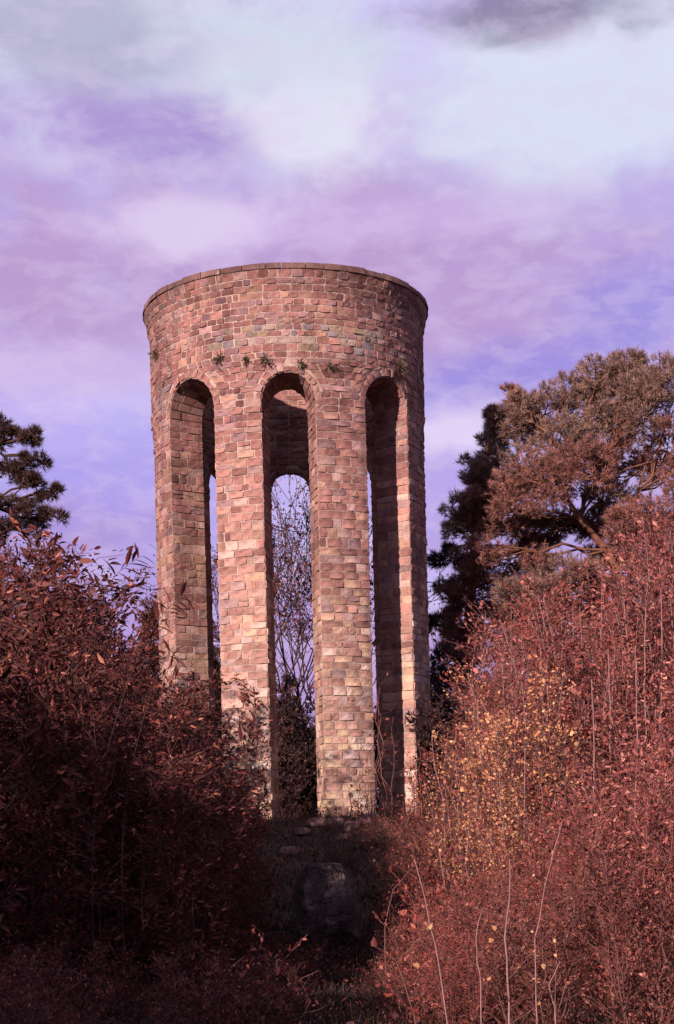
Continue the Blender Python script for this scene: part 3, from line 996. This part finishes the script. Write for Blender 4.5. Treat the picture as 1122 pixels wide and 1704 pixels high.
# ------------------------------------------------------------------ shrub prototypes
def shrub(name, label, cat, loc, h, spread, seed, mat, wood, nstems=6, twigs=14, leaves=7, lsz=(0.06, 0.028), stem_r=0.012, leafstart=0.12, group=None, up=1.0, jitter=0.6, droop=0.0, twl=0.30):
    rng = np.random.default_rng(seed)
    t = thing(name, label, cat, loc, group)
    segs, tw, LP, LD = [], [], [], []
    for s in range(nstems):
        a = rng.uniform(0, 2 * math.pi)
        foot = np.array((math.cos(a), math.sin(a), 0)) * rng.uniform(0, 0.35) * spread
        hh = h * rng.uniform(0.65, 1.0)
        top = foot + np.array((math.cos(a) * spread * rng.uniform(0.2, 1), math.sin(a) * spread * rng.uniform(0.2, 1), hh))
        foot[2] = -0.25
        p = curve(foot, top, rng, 8, 0.0, 0.018)
        segs.append(tapered(p, stem_r, stem_r * 0.35))
        for k in range(twigs):
            u = leafstart + (1 - leafstart) * rng.uniform(0, 1) ** 0.85
            i = min(int(u * 7), 6); f = u * 7 - i
            q = p[i] * (1 - f) + p[i + 1] * f
            aa = rng.uniform(0, 2 * math.pi)
            L = twl * h / 3 * rng.uniform(0.5, 1.4) * (1.2 - 0.5 * u)
            d = unit(np.array((math.cos(aa), math.sin(aa), up * rng.uniform(0.3, 1.3))))
            e = q + d * L
            mid = (q + e) / 2 + rng.normal(0, 0.03, 3)
            tw.append(tapered(np.array([q, mid, e]), stem_r * 0.35, 0.0025))
            for l in range(leaves):
                v = rng.uniform(0.15, 1.05)
                LP.append(q + (e - q) * v + rng.normal(0, 0.035, 3)); LD.append(d)
    V, Fq = tubes(segs, 5); mesh_obj('stems', V, Fq, wood, t, smooth=True)
    V, Fq = tubes(tw, 3); mesh_obj('twigs', V, Fq, M_TWIG, t)
    LP = np.array(LP); LD = np.array(LD)
    tint = np.clip(rng.normal(0.5, 0.25, len(LP)), 0, 1)
    V, Fq, tt = leaf_mesh(LP, LD, lsz[0], lsz[1], rng, jitter, tint, droop)
    o = mesh_obj('foliage', V, Fq, mat, t, {'tint': ('FLOAT', tt)})
    o['kind'] = 'stuff'
    return t

rp = random.Random(77)
# --- russet thicket on the right
def zone(x, y):
    px = HX + x * F / y
    return 'beside the tower' if px < 800 else 'around the ochre saplings' if px < 930 else 'below the broad pine' if px < 1060 else 'at the right edge'

def place_row(protos, spots, group, labels, jit=0.0):
    used = [False] * len(protos)
    for n, (x, y, s) in enumerate(spots):
        i = rp.randrange(len(protos))
        loc = (x, y, G(x, y))
        rz = rp.uniform(0, 6.28)
        lab = labels(x, y, i)
        if not used[i]:
            o = protos[i]; used[i] = True
            o.location = loc; o.rotation_euler = (0, 0, rz); o.scale = (s, s, s)
            o['label'] = lab; o['group'] = group
        else:
            dup(protos[i], loc, rz, s, lab, group)
    for i, u in enumerate(used):
        if not u:
            o = protos[i]
            x, y, s = spots[-1]
            x += 0.5; y += 0.6
            o.location = (x, y, G(x, y)); o.scale = (s, s, s); o['label'] = labels(x, y, i); o['group'] = group

tall = [shrub('sapling', 'x', 'sapling', (0, 0, 0), 4.6, 0.7, 200 + i, (M_RED, M_PINK, M_RED, M_DUSK, M_PINK)[i], M_PALESTEM, 6, 46, 9, (0.075, 0.034), 0.013, 0.08, twl=0.42) for i in range(5)]
spots = []
for y in np.arange(22.0, 33.5, 1.25):
    xl = (745 - HX) * y / F + (0.7 if y < 26 else 0)
    if y > 29: xl = (775 - HX) * y / F
    for x in np.arange(xl + 0.5, (1180 - HX) * y / F + 0.3, 0.72):
        px = HX + x * F / y
        # silhouette of the thicket: lower next to the tower, higher to the right
        top = np.interp(px, [740, 800, 900, 1000, 1122, 1200], [1190, 1070, 1015, 960, 895, 880])
        hneed = (HY - top) * y / F - G(x, y)
        s = min(1.45, hneed / 4.5) * rp.uniform(0.82, 1.03)
        if s > 0.35:
            spots.append((x + rp.uniform(-.25, .25), y + rp.uniform(-.4, .4), s))
place_row(tall, spots, 'tall russet saplings of the right hand thicket', lambda x, y, i: 'tall ' + ('deep russet', 'faded pinkish', 'deep russet', 'dull brown', 'faded pinkish')[i] + ' leaved sapling ' + zone(x, y) + (', back of the thicket' if y > 27 else ', front of the tall thicket'))

low_p = [shrub('shrub', 'x', 'shrub', (0, 0, 0), 2.3, 0.75, 230 + i, (M_RED, M_PINK, M_DUSK, M_RED)[i], M_TWIG, 9, 34, 11, (0.055, 0.026), 0.009, 0.03, twl=0.5) for i in range(4)]
spots = []
for y in np.arange(13.5, 23.0, 1.1):
    for x in np.arange((690 - HX) * y / F + 0.35, (1200 - HX) * y / F, 0.62):
        px = HX + x * F / y
        top = np.interp(px, [690, 760, 850, 1000, 1200], [1560, 1480, 1420, 1290, 1150])
        top += (y < 17) * 60
        hneed = (HY - top) * y / F - G(x, y)
        s = hneed / 2.2 * rp.uniform(0.8, 1.08)
        if s > 0.25:
            spots.append((x + rp.uniform(-.22, .22), y + rp.uniform(-.4, .4), min(s, 1.6)))
place_row(low_p, spots, 'low russet shrubs filling the lower right slope', lambda x, y, i: 'low bushy ' + ('deep russet', 'faded pinkish', 'dull brown', 'bright russet')[i] + ' shrub ' + zone(x, y) + (', near the bottom edge' if y < 17 else ', halfway up the lower slope'))

brush = [shrub('shrub', 'x', 'shrub', (0, 0, 0), 1.25, 0.6, 260 + i, (M_DUSK, M_RED)[i], M_TWIG, 8, 20, 7, (0.055, 0.028), 0.007, 0.03, twl=0.9) for i in range(2)]
spots = [((px - HX) * d / F, d, sc) for px, d, sc in [(700, 30, 1.0), (670, 31.5, .8), (735, 29, 1.2), (715, 27, 1.1), (665, 28, .7), (740, 25.5, 1.3), (690, 24.5, .8), (640, 25, .45), (720, 22, 1.0), (680, 21, .7), (640, 20.5, .45), (650, 18, .5), (700, 18, .8), (620, 16.5, .4), (660, 15, .55), (700, 14.5, .7), (615, 32.5, .5), (575, 31, .35), (740, 19, 1.2), (640, 30, .5)]]
place_row(brush, spots, 'low brush between the dark grass and the thicket', lambda x, y, i: ('dull brown' if i == 0 else 'russet') + ' knee high brush ' + ('just below the tower foot' if y > 27 else 'right of the boulder' if y > 20 else 'at the lower edge of the dark grass'))

# --- ochre leafed birch-like saplings
x, y = (850 - HX) * 20.5 / F, 20.5
shrub('birch_sapling', 'largest ochre leaved sapling shining yellow right of the tower foot', 'sapling', (x, y, G(x, y)), 3.9, 0.72, 300, M_YELLOW, M_PALESTEM, 8, 62, 8, (0.050, 0.036), 0.012, 0.2, twl=0.34)
x, y = (765 - HX) * 23 / F, 23.0
shrub('birch_sapling', 'smaller ochre speckled sapling between the tower foot and the largest yellow sapling', 'sapling', (x, y, G(x, y)), 3.0, 0.55, 301, M_YELLOW, M_PALESTEM, 5, 34, 6, (0.046, 0.034), 0.010, 0.2, twl=0.34)
x, y = (935 - HX) * 21 / F, 21.0
shrub('birch_sapling', 'sparse ochre sapling right of the largest yellow sapling', 'sapling', (x, y, G(x, y)), 3.6, 0.55, 302, M_YELLOW, M_PALESTEM, 5, 30, 6, (0.046, 0.034), 0.010, 0.3, twl=0.34)

# --- twiggy saplings at the foot of the tower
for i, (px, d, h, lab) in enumerate([(622, 34.6, 2.3, 'thin twiggy sapling in front of the foot of the middle right pier'), (648, 34.2, 3.0, 'taller bare sapling before the dark right opening'),
                                     (700, 33.6, 1.7, 'small russet sapling at the foot of the sunlit right jamb'), (590, 34.0, 0.8, 'tiny sprig on the rubble before the middle right pier'),
                                     (432, 33.8, 1.4, 'small russet shrub at the foot of the sunlit left pier'), (725, 31.5, 2.0, 'russet shrub right of the tower foot at the thicket edge')]):
    x = (px - HX) * d / F
    shrub('sapling', lab, 'sapling', (x, d, G(x, d)), h, 0.35 if i < 4 else 0.6, 320 + i, M_RED, M_TWIG, 4 if i < 4 else 7, 9 if i < 4 else 20, 3 if i < 4 else 7, (0.07, 0.04), 0.012, 0.1)

# --- left shrubs with long leaves
left = [shrub('broadleaf_shrub', 'x', 'shrub', (0, 0, 0), 3.6, 0.9, 400 + i, M_DARKRED, M_BARK, 9, 46, 13, (0.10, 0.032), 0.010, 0.05, twl=0.42, jitter=0.45, droop=0.35) for i in range(5)]
spots = []
for y in np.arange(18.6, 27.5, 1.1):
    for x in np.arange((-60 - HX) * y / F, (425 - HX) * y / F - 0.1, 0.8):
        px = HX + x * F / y
        top = np.interp(px, [-60, 60, 130, 200, 262, 300, 345, 400, 425], [850, 890, 950, 1010, 1070, 1150, 1210, 1300, 1370])
        top += max(0, (18 - y)) * 22
        hneed = (HY - top) * y / F - G(x, y)
        s = hneed / 3.6 * rp.uniform(0.74, 0.95) * (0.80 if px > 325 else 1.0)
        if s > 0.2:
            spots.append((x + rp.uniform(-.2, .2), y + rp.uniform(-.4, .4), s))
place_row(left, spots, 'dark russet shrubs massed on the left', lambda x, y, i: 'russet long leaved shrub ' + ('at the left edge' if HX + x * F / y < 90 else 'between left pine and tower' if HX + x * F / y < 250 else 'in front of the left piers') + (', shaded front row' if y < 21.5 else ', middle row' if y < 24.5 else ', back row'))

for i, (px, top, lab) in enumerate([(8, 850, 'tall twiggy russet shrub at the left edge reaching the lowest pine branches'), (55, 862, 'tall twiggy russet shrub under the left pine, highest of the left shrubs'), (108, 880, 'twiggy russet shrub beside the left pine with its tips against the sky'), (155, 945, 'lower twiggy russet shrub between the left pine and the tower')]):
    d = 31.8
    x = (px - HX) * d / F
    shrub('shrub', lab, 'shrub', (x, d, G(x, d)), (HY - top) * d / F - G(x, d), 0.9, 340 + i, M_DARKRED, M_TWIG, 9, 60, 9, (0.10, 0.045), 0.016, 0.3, twl=0.28)
# --- low dark weeds in the shaded foreground
weeds = [shrub('weed_clump', 'x', 'weeds', (0, 0, 0), 0.8, 0.55, 450 + i, M_DARKRED, M_BARK, 9, 14, 9, (0.055, 0.028), 0.005, 0.05, twl=1.1) for i in range(3)]
spots = []
for y in np.arange(13.2, 31, 1.35):
    for x in np.arange((-40 - HX) * y / F, (500 - HX) * y / F, 0.95):
        px = HX + x * F / y
        if y > 18.5 and px < 400: continue
        if y > 22 and px > 440 and not (y < 24 and px < 600): continue
        spots.append((x + rp.uniform(-.4, .4), y + rp.uniform(-.5, .5), rp.uniform(0.45, 0.95)))
place_row(weeds, spots, 'low weed clumps in the shaded foreground', lambda x, y, i: 'low dark weed clump ' + ('near the boulder' if y > 20 else 'in the shaded grass at the bottom ' + ('left' if HX + x * F / y < 250 else 'centre')))

# --- dark bushes behind the tower
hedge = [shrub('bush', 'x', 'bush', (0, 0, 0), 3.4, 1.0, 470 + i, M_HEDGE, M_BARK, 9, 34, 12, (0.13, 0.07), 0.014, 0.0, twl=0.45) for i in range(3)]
spots = [((px - HX) * d / F, d, hh / 3.4) for px, d, hh in [(200, 47, 5.2), (245, 48, 5.4), (300, 49, 5.2), (350, 48, 4.9), (395, 49, 4.4), (440, 47, 3.6), (470, 48.5, 3.9), (505, 47.5, 3.3), (530, 49, 3.8), (480, 46, 2.2), (580, 48, 3.6), (630, 47, 3.8), (680, 48, 4.0), (725, 45, 4.0), (745, 43, 3.8), (770, 46, 4.4), (730, 38, 2.6), (755, 37, 2.8)]]
place_row(hedge, spots, 'dark bushes behind the tower', lambda x, y, i: 'dark leafed bush ' + ('left of the tower behind the russet shrubs' if HX + x * F / y < 330 else 'seen through the narrow left gap' if HX + x * F / y < 420 else 'seen through the foot of the middle opening' if HX + x * F / y < 550 else 'behind the right hand piers' if HX + x * F / y < 700 else 'right of the tower foot'))

# --- arching leafy sprays of the nearest left shrub, every large leaf a piece of its own
def long_leaf_mesh():
    n = 7
    vs_, fs = [], []
    for i in range(n):
        t = i / (n - 1)
        w = 0.5 * math.sin(math.pi * min(1, t * 1.02) ** 0.8) * 0.21 + 0.002
        z = -0.22 * t * t
        vs_ += [(t, -w, z + w * .35), (t, 0, z), (t, w, z + w * .35)]
    for i in range(n - 1):
        a = i * 3
        fs += [(a, a + 1, a + 4, a + 3), (a + 1, a + 2, a + 5, a + 4)]
    return vs_, fs
LV, LF = long_leaf_mesh()
leaf_meshes = []
for tnt in (0.25, 0.5, 0.8):
    me = bpy.data.meshes.new('leaf')
    me.from_pydata(LV, [], LF)
    a = me.attributes.new('tint', 'FLOAT', 'POINT')
    a.data.foreach_set('value', [tnt] * len(LV))
    me.materials.append(M_DARKRED)
    leaf_meshes.append(me)
def spray(label, pts_px, d, leaves, size, seed):
    rng = np.random.default_rng(seed)
    pts = [W(px, py, d + dd) for px, py, dd in pts_px]
    base = np.array(pts[0]); gb = np.array(ground_at(base))
    t = thing('leafy_branch', label, 'branch', gb)
    allp = [gb - gb] + [np.array(p) - gb for p in pts]
    P_ = []
    for a, b in zip(allp[:-1], allp[1:]):
        for k in range(4):
            P_.append(a + (b - a) * k / 4)
    P_.append(allp[-1])
    P_ = np.array(P_)
    for _ in range(2):
        P_[1:-1] = (P_[:-2] + P_[1:-1] * 2 + P_[2:]) / 4
    V, Fq = tubes([tapered(P_, 0.0045, 0.0025)], 6)
    mesh_obj('stem', V, Fq, M_BARK, t, smooth=True)
    n = len(P_)
    for k in range(leaves):
        u = 1 - (k / leaves) * 0.34
        i = min(int(u * (n - 1)), n - 2); f = u * (n - 1) - i
        q = P_[i] * (1 - f) + P_[i + 1] * f
        dr = unit(P_[i + 1] - P_[i])
        sd = unit(np.cross(dr, (0, 1, 0.2))) * (1 if k % 2 else -1)
        ld = Vector(unit(dr * rng.uniform(0.2, 0.9) + sd * rng.uniform(0.5, 1.0) + np.array((0, rng.uniform(-.4, .4), rng.uniform(-.6, .1)))))
        o = bpy.data.objects.new('leaf', leaf_meshes[k % 3])
        COL.objects.link(o)
        o.parent = t
        o.location = tuple(q)
        qt = ld.to_track_quat('X', 'Z')
        o.rotation_mode = 'QUATERNION'
        o.rotation_quaternion = qt
        s = size * rng.uniform(0.75, 1.2)
        o.scale = (s, s, s)
spray('long leaved spray arching against the sky highest on the left', [(120, 1300, 0), (150, 1050, 0), (185, 960, 0), (235, 925, 0)], 17.8, 14, 0.23, 1)
spray('long leaved twig hanging before the left pier of the tower', [(150, 1350, 0), (215, 1120, 0), (270, 1020, 0), (305, 990, 0)], 17.0, 16, 0.22, 2)
spray('drooping leafy twig low before the left pier', [(200, 1350, 0), (250, 1150, 0), (285, 1075, 0), (300, 1110, 0)], 17.0, 12, 0.19, 3)
spray('dark leafy twig silhouetted on the sunlit pier beside the middle opening', [(330, 1450, 0), (370, 1300, 0), (400, 1230, 0), (428, 1200, 0)], 19.9, 18, 0.20, 4)
spray('lower dark twig crossing the foot of the sunlit pier', [(330, 1480, 0), (370, 1370, 0), (400, 1320, 0), (430, 1265, 0)], 20.6, 18, 0.18, 5)
spray('leafy spray against the sky between the left pine and the tower', [(90, 1300, 0), (130, 1100, 0), (150, 1010, 0), (170, 965, 0)], 18.5, 14, 0.20, 6)
spray('small leafy shoot against the sky just left of the tower', [(220, 1250, 0), (235, 1080, 0), (245, 1000, 0), (243, 945, 0)], 21.3, 12, 0.15, 7)
spray('leafy twig on the sunlit pier under the shrub shadow', [(320, 1400, 0), (350, 1260, 0), (375, 1210, 0), (385, 1190, 0)], 20.6, 14, 0.16, 8)

# --- pale bare stems in the lower right foreground
def bare_stem(label, pts_px, d, r, seed, leaves=0, mat=None, side=5, lsz=(0.038, 0.028), lmat=None):
    rng = np.random.default_rng(seed)
    pts = [W(px, py, d) for px, py in pts_px]
    b = np.array(ground_at(pts[0])); b[2] -= 0.05
    t = thing('bare_stem', label, 'stem', b)
    pl = np.array([b] + pts) - b
    fine = []
    for a, c in zip(pl[:-1], pl[1:]):
        for k in range(4):
            fine.append(a + (c - a) * k / 4 + rng.normal(0, 0.004, 3))
    fine.append(pl[-1]); fine = np.array(fine)
    V, Fq = tubes([tapered(fine, r, r * 0.5)], 7)
    mesh_obj('main_stem', V, Fq, mat or M_PALESTEM, t, smooth=True)
    segs, LP, LD = [], [], []
    for k in range(side):
        i = rng.integers(len(fine) // 3, len(fine) - 1)
        a = rng.uniform(0, 6.28)
        d_ = unit(np.array((math.cos(a), math.sin(a), rng.uniform(0.3, 1))))
        e = fine[i] + d_ * rng.uniform(0.12, 0.35)
        segs.append(tapered(np.array([fine[i], (fine[i] + e) / 2 + rng.normal(0, .015, 3), e]), r * 0.35, 0.002))
        for l in range(leaves):
            LP.append(fine[i] + (e - fine[i]) * rng.uniform(.3, 1)); LD.append(d_)
    if segs:
        for sg in segs:
            V, Fq = tubes([sg], 4); mesh_obj('twig', V, Fq, M_TWIG, t)
    if LP:
        V, Fq, tt = leaf_mesh(np.array(LP), np.array(LD), lsz[0], lsz[1], rng, 0.6)
        o = mesh_obj('foliage', V, Fq, lmat or M_YELLOW, t, {'tint': ('FLOAT', tt)})
        o['kind'] = 'stuff'
bare_stem('pale upright bare stem rising from the bottom edge, thickest in the foreground', [(848, 1704), (843, 1560), (848, 1430)], 9.5, 0.0075, 1, 2)
bare_stem('pale bare stem leaning left at the edge of the dark grass', [(745, 1704), (725, 1570), (690, 1430)], 10.5, 0.006, 2, 1)
bare_stem('thin curved stem right of the thickest pale stem', [(890, 1560), (915, 1440), (935, 1370)], 12.5, 0.006, 4, 1)
bare_stem('short stem with large pale yellow leaves near the bottom edge', [(925, 1690), (915, 1640), (932, 1600)], 9.8, 0.005, 6, 2, side=5)
bare_stem('short stem with pale yellow leaves left of the thickest pale stem', [(800, 1640), (792, 1560), (802, 1515)], 10.2, 0.005, 7, 2, side=5)
k = 10
for px, top, bot, d in [(905, 985, 1160, 27), (932, 1000, 1150, 27), (965, 1010, 1170, 26.5), (1002, 970, 1190, 26), (1012, 1080, 1260, 22), (880, 1020, 1180, 27), (1075, 1010, 1280, 21.5), (1100, 980, 1200, 22), (985, 1130, 1350, 20), (1060, 1100, 1340, 19.5), (850, 1040, 1180, 26), (1040, 960, 1150, 25)]:
    k += 1
    r_ = np.random.default_rng(k)
    bare_stem('thin pale upright stem standing out of the right hand thicket', [(px + r_.uniform(-14, 14), bot + 150), (px + r_.uniform(-5, 5), (top + bot) / 2), (px, top)], d - 1.2, 0.012, k, 2, side=4, lmat=M_RED, mat=M_PALESTEM)
    bpy.context.scene.collection.objects
for o in list(COL.objects):
    if o.get('label') == 'thin pale upright stem standing out of the right hand thicket':
        o['group'] = 'thin pale stems in the thicket'
# arching brambles on the dark ground
bare_stem('red bramble shoot arching over the dark grass below the boulder', [(430, 1670), (480, 1640), (530, 1615)], 14.5, 0.006, 60, 3, M_TWIG, 6, (0.07, 0.045), M_RED)
bare_stem('red bramble shoot leaning right beside the boulder', [(445, 1620), (480, 1590), (512, 1555)], 17, 0.006, 61, 3, M_TWIG, 6, (0.07, 0.045), M_RED)
bare_stem('thin red shoot in the grass right of the boulder', [(640, 1540), (655, 1480), (690, 1440)], 17, 0.006, 62, 4, M_TWIG, 6, (0.07, 0.045), M_RED)
bare_stem('bramble with small russet leaves at the right edge of the dark grass', [(690, 1690), (660, 1600), (700, 1560)], 12, 0.006, 63, 5, M_TWIG, 9, (0.06, 0.04), M_RED)

# ------------------------------------------------------------------ small plants rooted in the joints above the arches
def wall_plant(px, py, size, label, seed, mat):
    rng = np.random.default_rng(seed)
    best = None
    for th in np.linspace(-1.4, 1.4, 561):
        x, y = TX + RO * math.sin(th), TY - RO * math.cos(th)
        z = (HY - py) * y / F
        q = W(px, py, y)
        e = abs(q[0] - x)
        if best is None or e < best[0]:
            best = (e, th, q[2])
    _, th, z = best
    n = np.array((math.sin(th), -math.cos(th), 0.0))
    p = np.array(P(th, RO + 0.01, z)) + np.array((TX, TY, 0))
    t = thing('wall_plant', label, 'plant', p)
    segs, LP, LD = [], [], []
    for k in range(22):
        d = unit(n * rng.uniform(0.3, 0.9) + rng.normal(0, 0.55, 3))
        e = d * size * rng.uniform(0.5, 1.1) + np.array((0, 0, -0.03))
        segs.append(tapered(np.array([[0, 0, 0], d * size * 0.4, e]), 0.004, 0.002))
        for l in range(9):
            LP.append(e * rng.uniform(0.2, 1)); LD.append(d)
    V, Fq = tubes(segs, 4); mesh_obj('stems', V, Fq, M_TWIG, t)['kind'] = 'stuff'
    V, Fq, tt = leaf_mesh(np.array(LP), np.array(LD), 0.055, 0.022, rng, 0.6)
    o = mesh_obj('foliage', V, Fq, mat, t, {'tint': ('FLOAT', tt)}); o['kind'] = 'stuff'
for i, (px, py, sz, lab, mt) in enumerate([(367, 598, 0.22, 'dull plant tuft on the wall above and right of the left arch', M_WALLP), (443, 600, 0.21, 'plant tuft on the wall just left of the top of the middle arch', M_WALLP), (410, 598, 0.12, 'smallest plant tuft on the wall midway between left and middle arches', M_WALLP),
                                           (547, 611, 0.20, 'plant tuft on the wall right of the middle arch', M_WALLP), (502, 606, 0.12, 'little sprig at the crown of the middle arch', M_WALLP), (664, 612, 0.24, 'greenest plant tuft, in the shade right of the right arch top', M_GREEN), (262, 588, 0.17, 'plant tuft at the far left side of the drum', M_WALLP)]):
    wall_plant(px, py, sz, lab, 700 + i, mt)

# ------------------------------------------------------------------ rocks
def rock(name, label, cat, px, py, d, size, mat, seed, group=None, sink=0.3, sub=3):
    import bmesh
    rng = random.Random(seed)
    bm = bmesh.new()
    bmesh.ops.create_icosphere(bm, subdivisions=sub, radius=1.0)
    off = Vector((rng.uniform(0, 50), rng.uniform(0, 50), rng.uniform(0, 50)))
    AXES = [Vector((rng.uniform(-1, 1), rng.uniform(-1, 1), rng.uniform(-.3, 1))) for _ in range(5)] + [Vector((0.1, -0.9, 0.3)), Vector((0, 0, 1)), Vector((0.9, -0.3, 0.2)), Vector((-0.9, -0.3, 0.2))]
    for v in bm.verts:
        n = mnoise.noise(v.co * 1.1 + off) * 0.30 + mnoise.noise(v.co * 2.7 + off) * 0.13 + mnoise.noise(v.co * 7 + off) * 0.05 + abs(mnoise.noise(v.co * 3.3 + off)) * 0.12 + mnoise.noise(v.co * 17 + off) * 0.02
        # flatten into planes so it reads as broken stone
        p = v.co * (1 + n)
        for ax in AXES:
            a = ax.normalized(); dd = p.dot(a)
            if dd > 0.62: p = p - a * (dd - 0.62) * 0.92
        v.co = Vector((p.x * size[0], p.y * size[1], p.z * size[2]))
    me = bpy.data.meshes.new(name)
    bm.to_mesh(me); bm.free()
    me.polygons.foreach_set('use_smooth', [True] * len(me.polygons))
    me.materials.append(mat)
    o = bpy.data.objects.new(name, me)
    COL.objects.link(o)
    x = (px - HX) * d / F
    o.location = (x, d, G(x, d) + size[2] * (1 - sink))
    o.rotation_euler = (0, 0, rng.uniform(-.4, .4))
    o['label'] = label; o['category'] = cat
    if group: o['group'] = group
    return o
rock('boulder', 'big dark rounded boulder standing in the shaded grass below the tower', 'boulder', 540, 1580, 24.5, (0.68, 0.58, 0.80), M_BOULDER, 3, sink=0.15, sub=5)
for i, (px, d, s, lab) in enumerate([(560, 34.1, .30, 'leftmost pink rubble block below the middle right pier'), (590, 33.8, .26, 'pink rubble block second from left below the middle right pier'), (618, 34.1, .32, 'wide pink rubble block below the middle right pier'),
                                     (645, 33.7, .24, 'rubble block at the right end of the ledge'), (575, 33.1, .22, 'lower rubble stone on the bank under the ledge'), (610, 33.0, .2, 'small rubble stone in the grass under the ledge'),
                                     (505, 33.6, .24, 'rubble stone below the middle opening'), (530, 34.2, .3, 'rubble block at the left corner of the middle right pier'), (480, 32.0, .26, 'pinkish rock above the boulder in the grass'), (515, 30.3, .2, 'small pinkish rock just above the boulder')]):
    rock('rubble_stone', lab, 'rock', px, 0, d, (s * 1.1, s * .8, s * .5), M_RUBBLE, 30 + i, sink=0.55)

# ------------------------------------------------------------------ grass and ground cover
def grass():
    rng = np.random.default_rng(5)
    n = 90000
    y = 12.5 + (rng.uniform(0, 1, n) ** 1.2) * 23.5
    px = rng.uniform(-40, 1160, n)
    x = (px - HX) * y / F
    keep = ((x - TX) ** 2 + (y - TY) ** 2 > 3.4 ** 2)
    x, y = x[keep], y[keep]
    cl = np.sin(x * 2.3 + np.sin(y * 1.9) * 2) * np.sin(y * 2.7 + x) * 0.5 + 0.5
    n = len(x)
    h = (0.10 + 0.20 * cl * rng.uniform(0.3, 1, n))
    z = gh(x, y)
    d = np.stack([rng.normal(0, .45, n), rng.normal(0, .45, n), np.ones(n)], -1)
    pts = np.stack([x, y, z - 0.02], -1)
    V, Fq, tt = blade_mesh(pts, d, 1.0, 0.014, rng, 0.2, tint=np.clip(rng.beta(1.6, 3.0, n) , 0, 1))
    V = V.reshape(n, 4, 3); V = pts[:, None, :] + (V - pts[:, None, :]) * np.stack([h / 1.0, h / 1.0, h / 1.0], -1)[:, None, :] * np.array((1, 1, 1))
    # widen blades again after shrinking them
    mid = (V[:, 1] + V[:, 3]) / 2
    for k in (1, 3):
        V[:, k] = mid + (V[:, k] - mid) * (1 / np.maximum(h, .05))[:, None]
    o = mesh_obj('grass', V.reshape(-1, 3), Fq, M_GRASS, None, {'tint': ('FLOAT', tt)})
    o['kind'] = 'stuff'; o['label'] = 'dark dry grass covering the shaded slope below the tower'; o['category'] = 'grass'
    # ground cover of small leaves
    n = 42000
    y = 12.5 + rng.uniform(0, 1, n) * 23
    x = (rng.uniform(-40, 1160, n) - HX) * y / F
    keep = ((x - TX) ** 2 + (y - TY) ** 2 > 3.4 ** 2)
    x, y = x[keep], y[keep]; n = len(x)
    pts = np.stack([x, y, gh(x, y) + rng.uniform(0, 0.22, n)], -1)
    V, Fq, tt = leaf_mesh(pts, np.tile((0, 0, 0.6), (n, 1)), 0.055, 0.03, rng, 0.9, tint=rng.beta(1.3, 3, n))
    o = mesh_obj('ground_cover', V, Fq, M_DARKRED, None, {'tint': ('FLOAT', tt)})
    o['kind'] = 'stuff'; o['label'] = 'low dark weeds and fallen leaves among the grass'; o['category'] = 'ground cover'
grass()

# ------------------------------------------------------------------ trees standing beside the photographer (they shade the foreground)
def shade_tree(x, y, h, r, label, seed):
    rng = np.random.default_rng(seed)
    b = (x, y, G(x, y))
    tp = [np.array(b), np.array(b) + (0.1, 0.1, h * .4), np.array(b) + (-.1, 0, h * .7), np.array(b) + (0, 0, h * .92)]
    pads = []
    for i in range(26):
        t = rng.uniform(0.14, 0.93)
        a = rng.uniform(0, 6.28); rr = r * (1.1 - t * 0.5) * rng.uniform(.1, .8)
        pads.append((np.array(b) + (math.cos(a) * rr, math.sin(a) * rr, h * t), (r * .5, r * .5, h * .08), min(3, int(t * 4))))
    return pad_tree('roadside_tree', label, 'tree', b, tp, pads, M_DARKRED, M_BARK, seed, tufts=200, sub=9, leafy=(3, 0.30, 0.17), r0=0.2)
SH = [(-21.5, 0.0, 11.3, 2.6, 'outermost tall leafy tree in the row left of the photographer'), (-18.0, -1.0, 11.8, 2.7, 'second tall leafy tree from the outer end of the left row'),
      (-15.0, 0.5, 11.2, 2.6, 'middle leafy tree of the row left of the photographer'), (-12.2, 0.0, 9.6, 2.4, 'lower leafy tree nearer the photographer in the left row'),
      (-9.6, 0.5, 7.2, 2.0, 'smallest leafy tree at the near end of the left row'), (-13.5, 3.5, 8.2, 2.2, 'small leafy tree standing forward of the left row'), (-7.4, 2.5, 4.6, 1.5, 'bushy little tree closest to the path'),
      (-20.0, -4.0, 12.6, 2.7, 'outer tall leafy tree in the back row'), (-16.8, -4.2, 12.6, 2.7, 'inner tall leafy tree in the back row'), (-14.0, -3.5, 10.6, 2.4, 'shorter leafy tree at the inner end of the back row')]
proto = shade_tree(*SH[0][:4], SH[0][4], 900)
for (x, y, h, r, lab) in SH[1:]:
    dup(proto, (x, y, G(x, y)), x * 3.7, (r / 2.6, r / 2.6, h / SH[0][2]), lab)
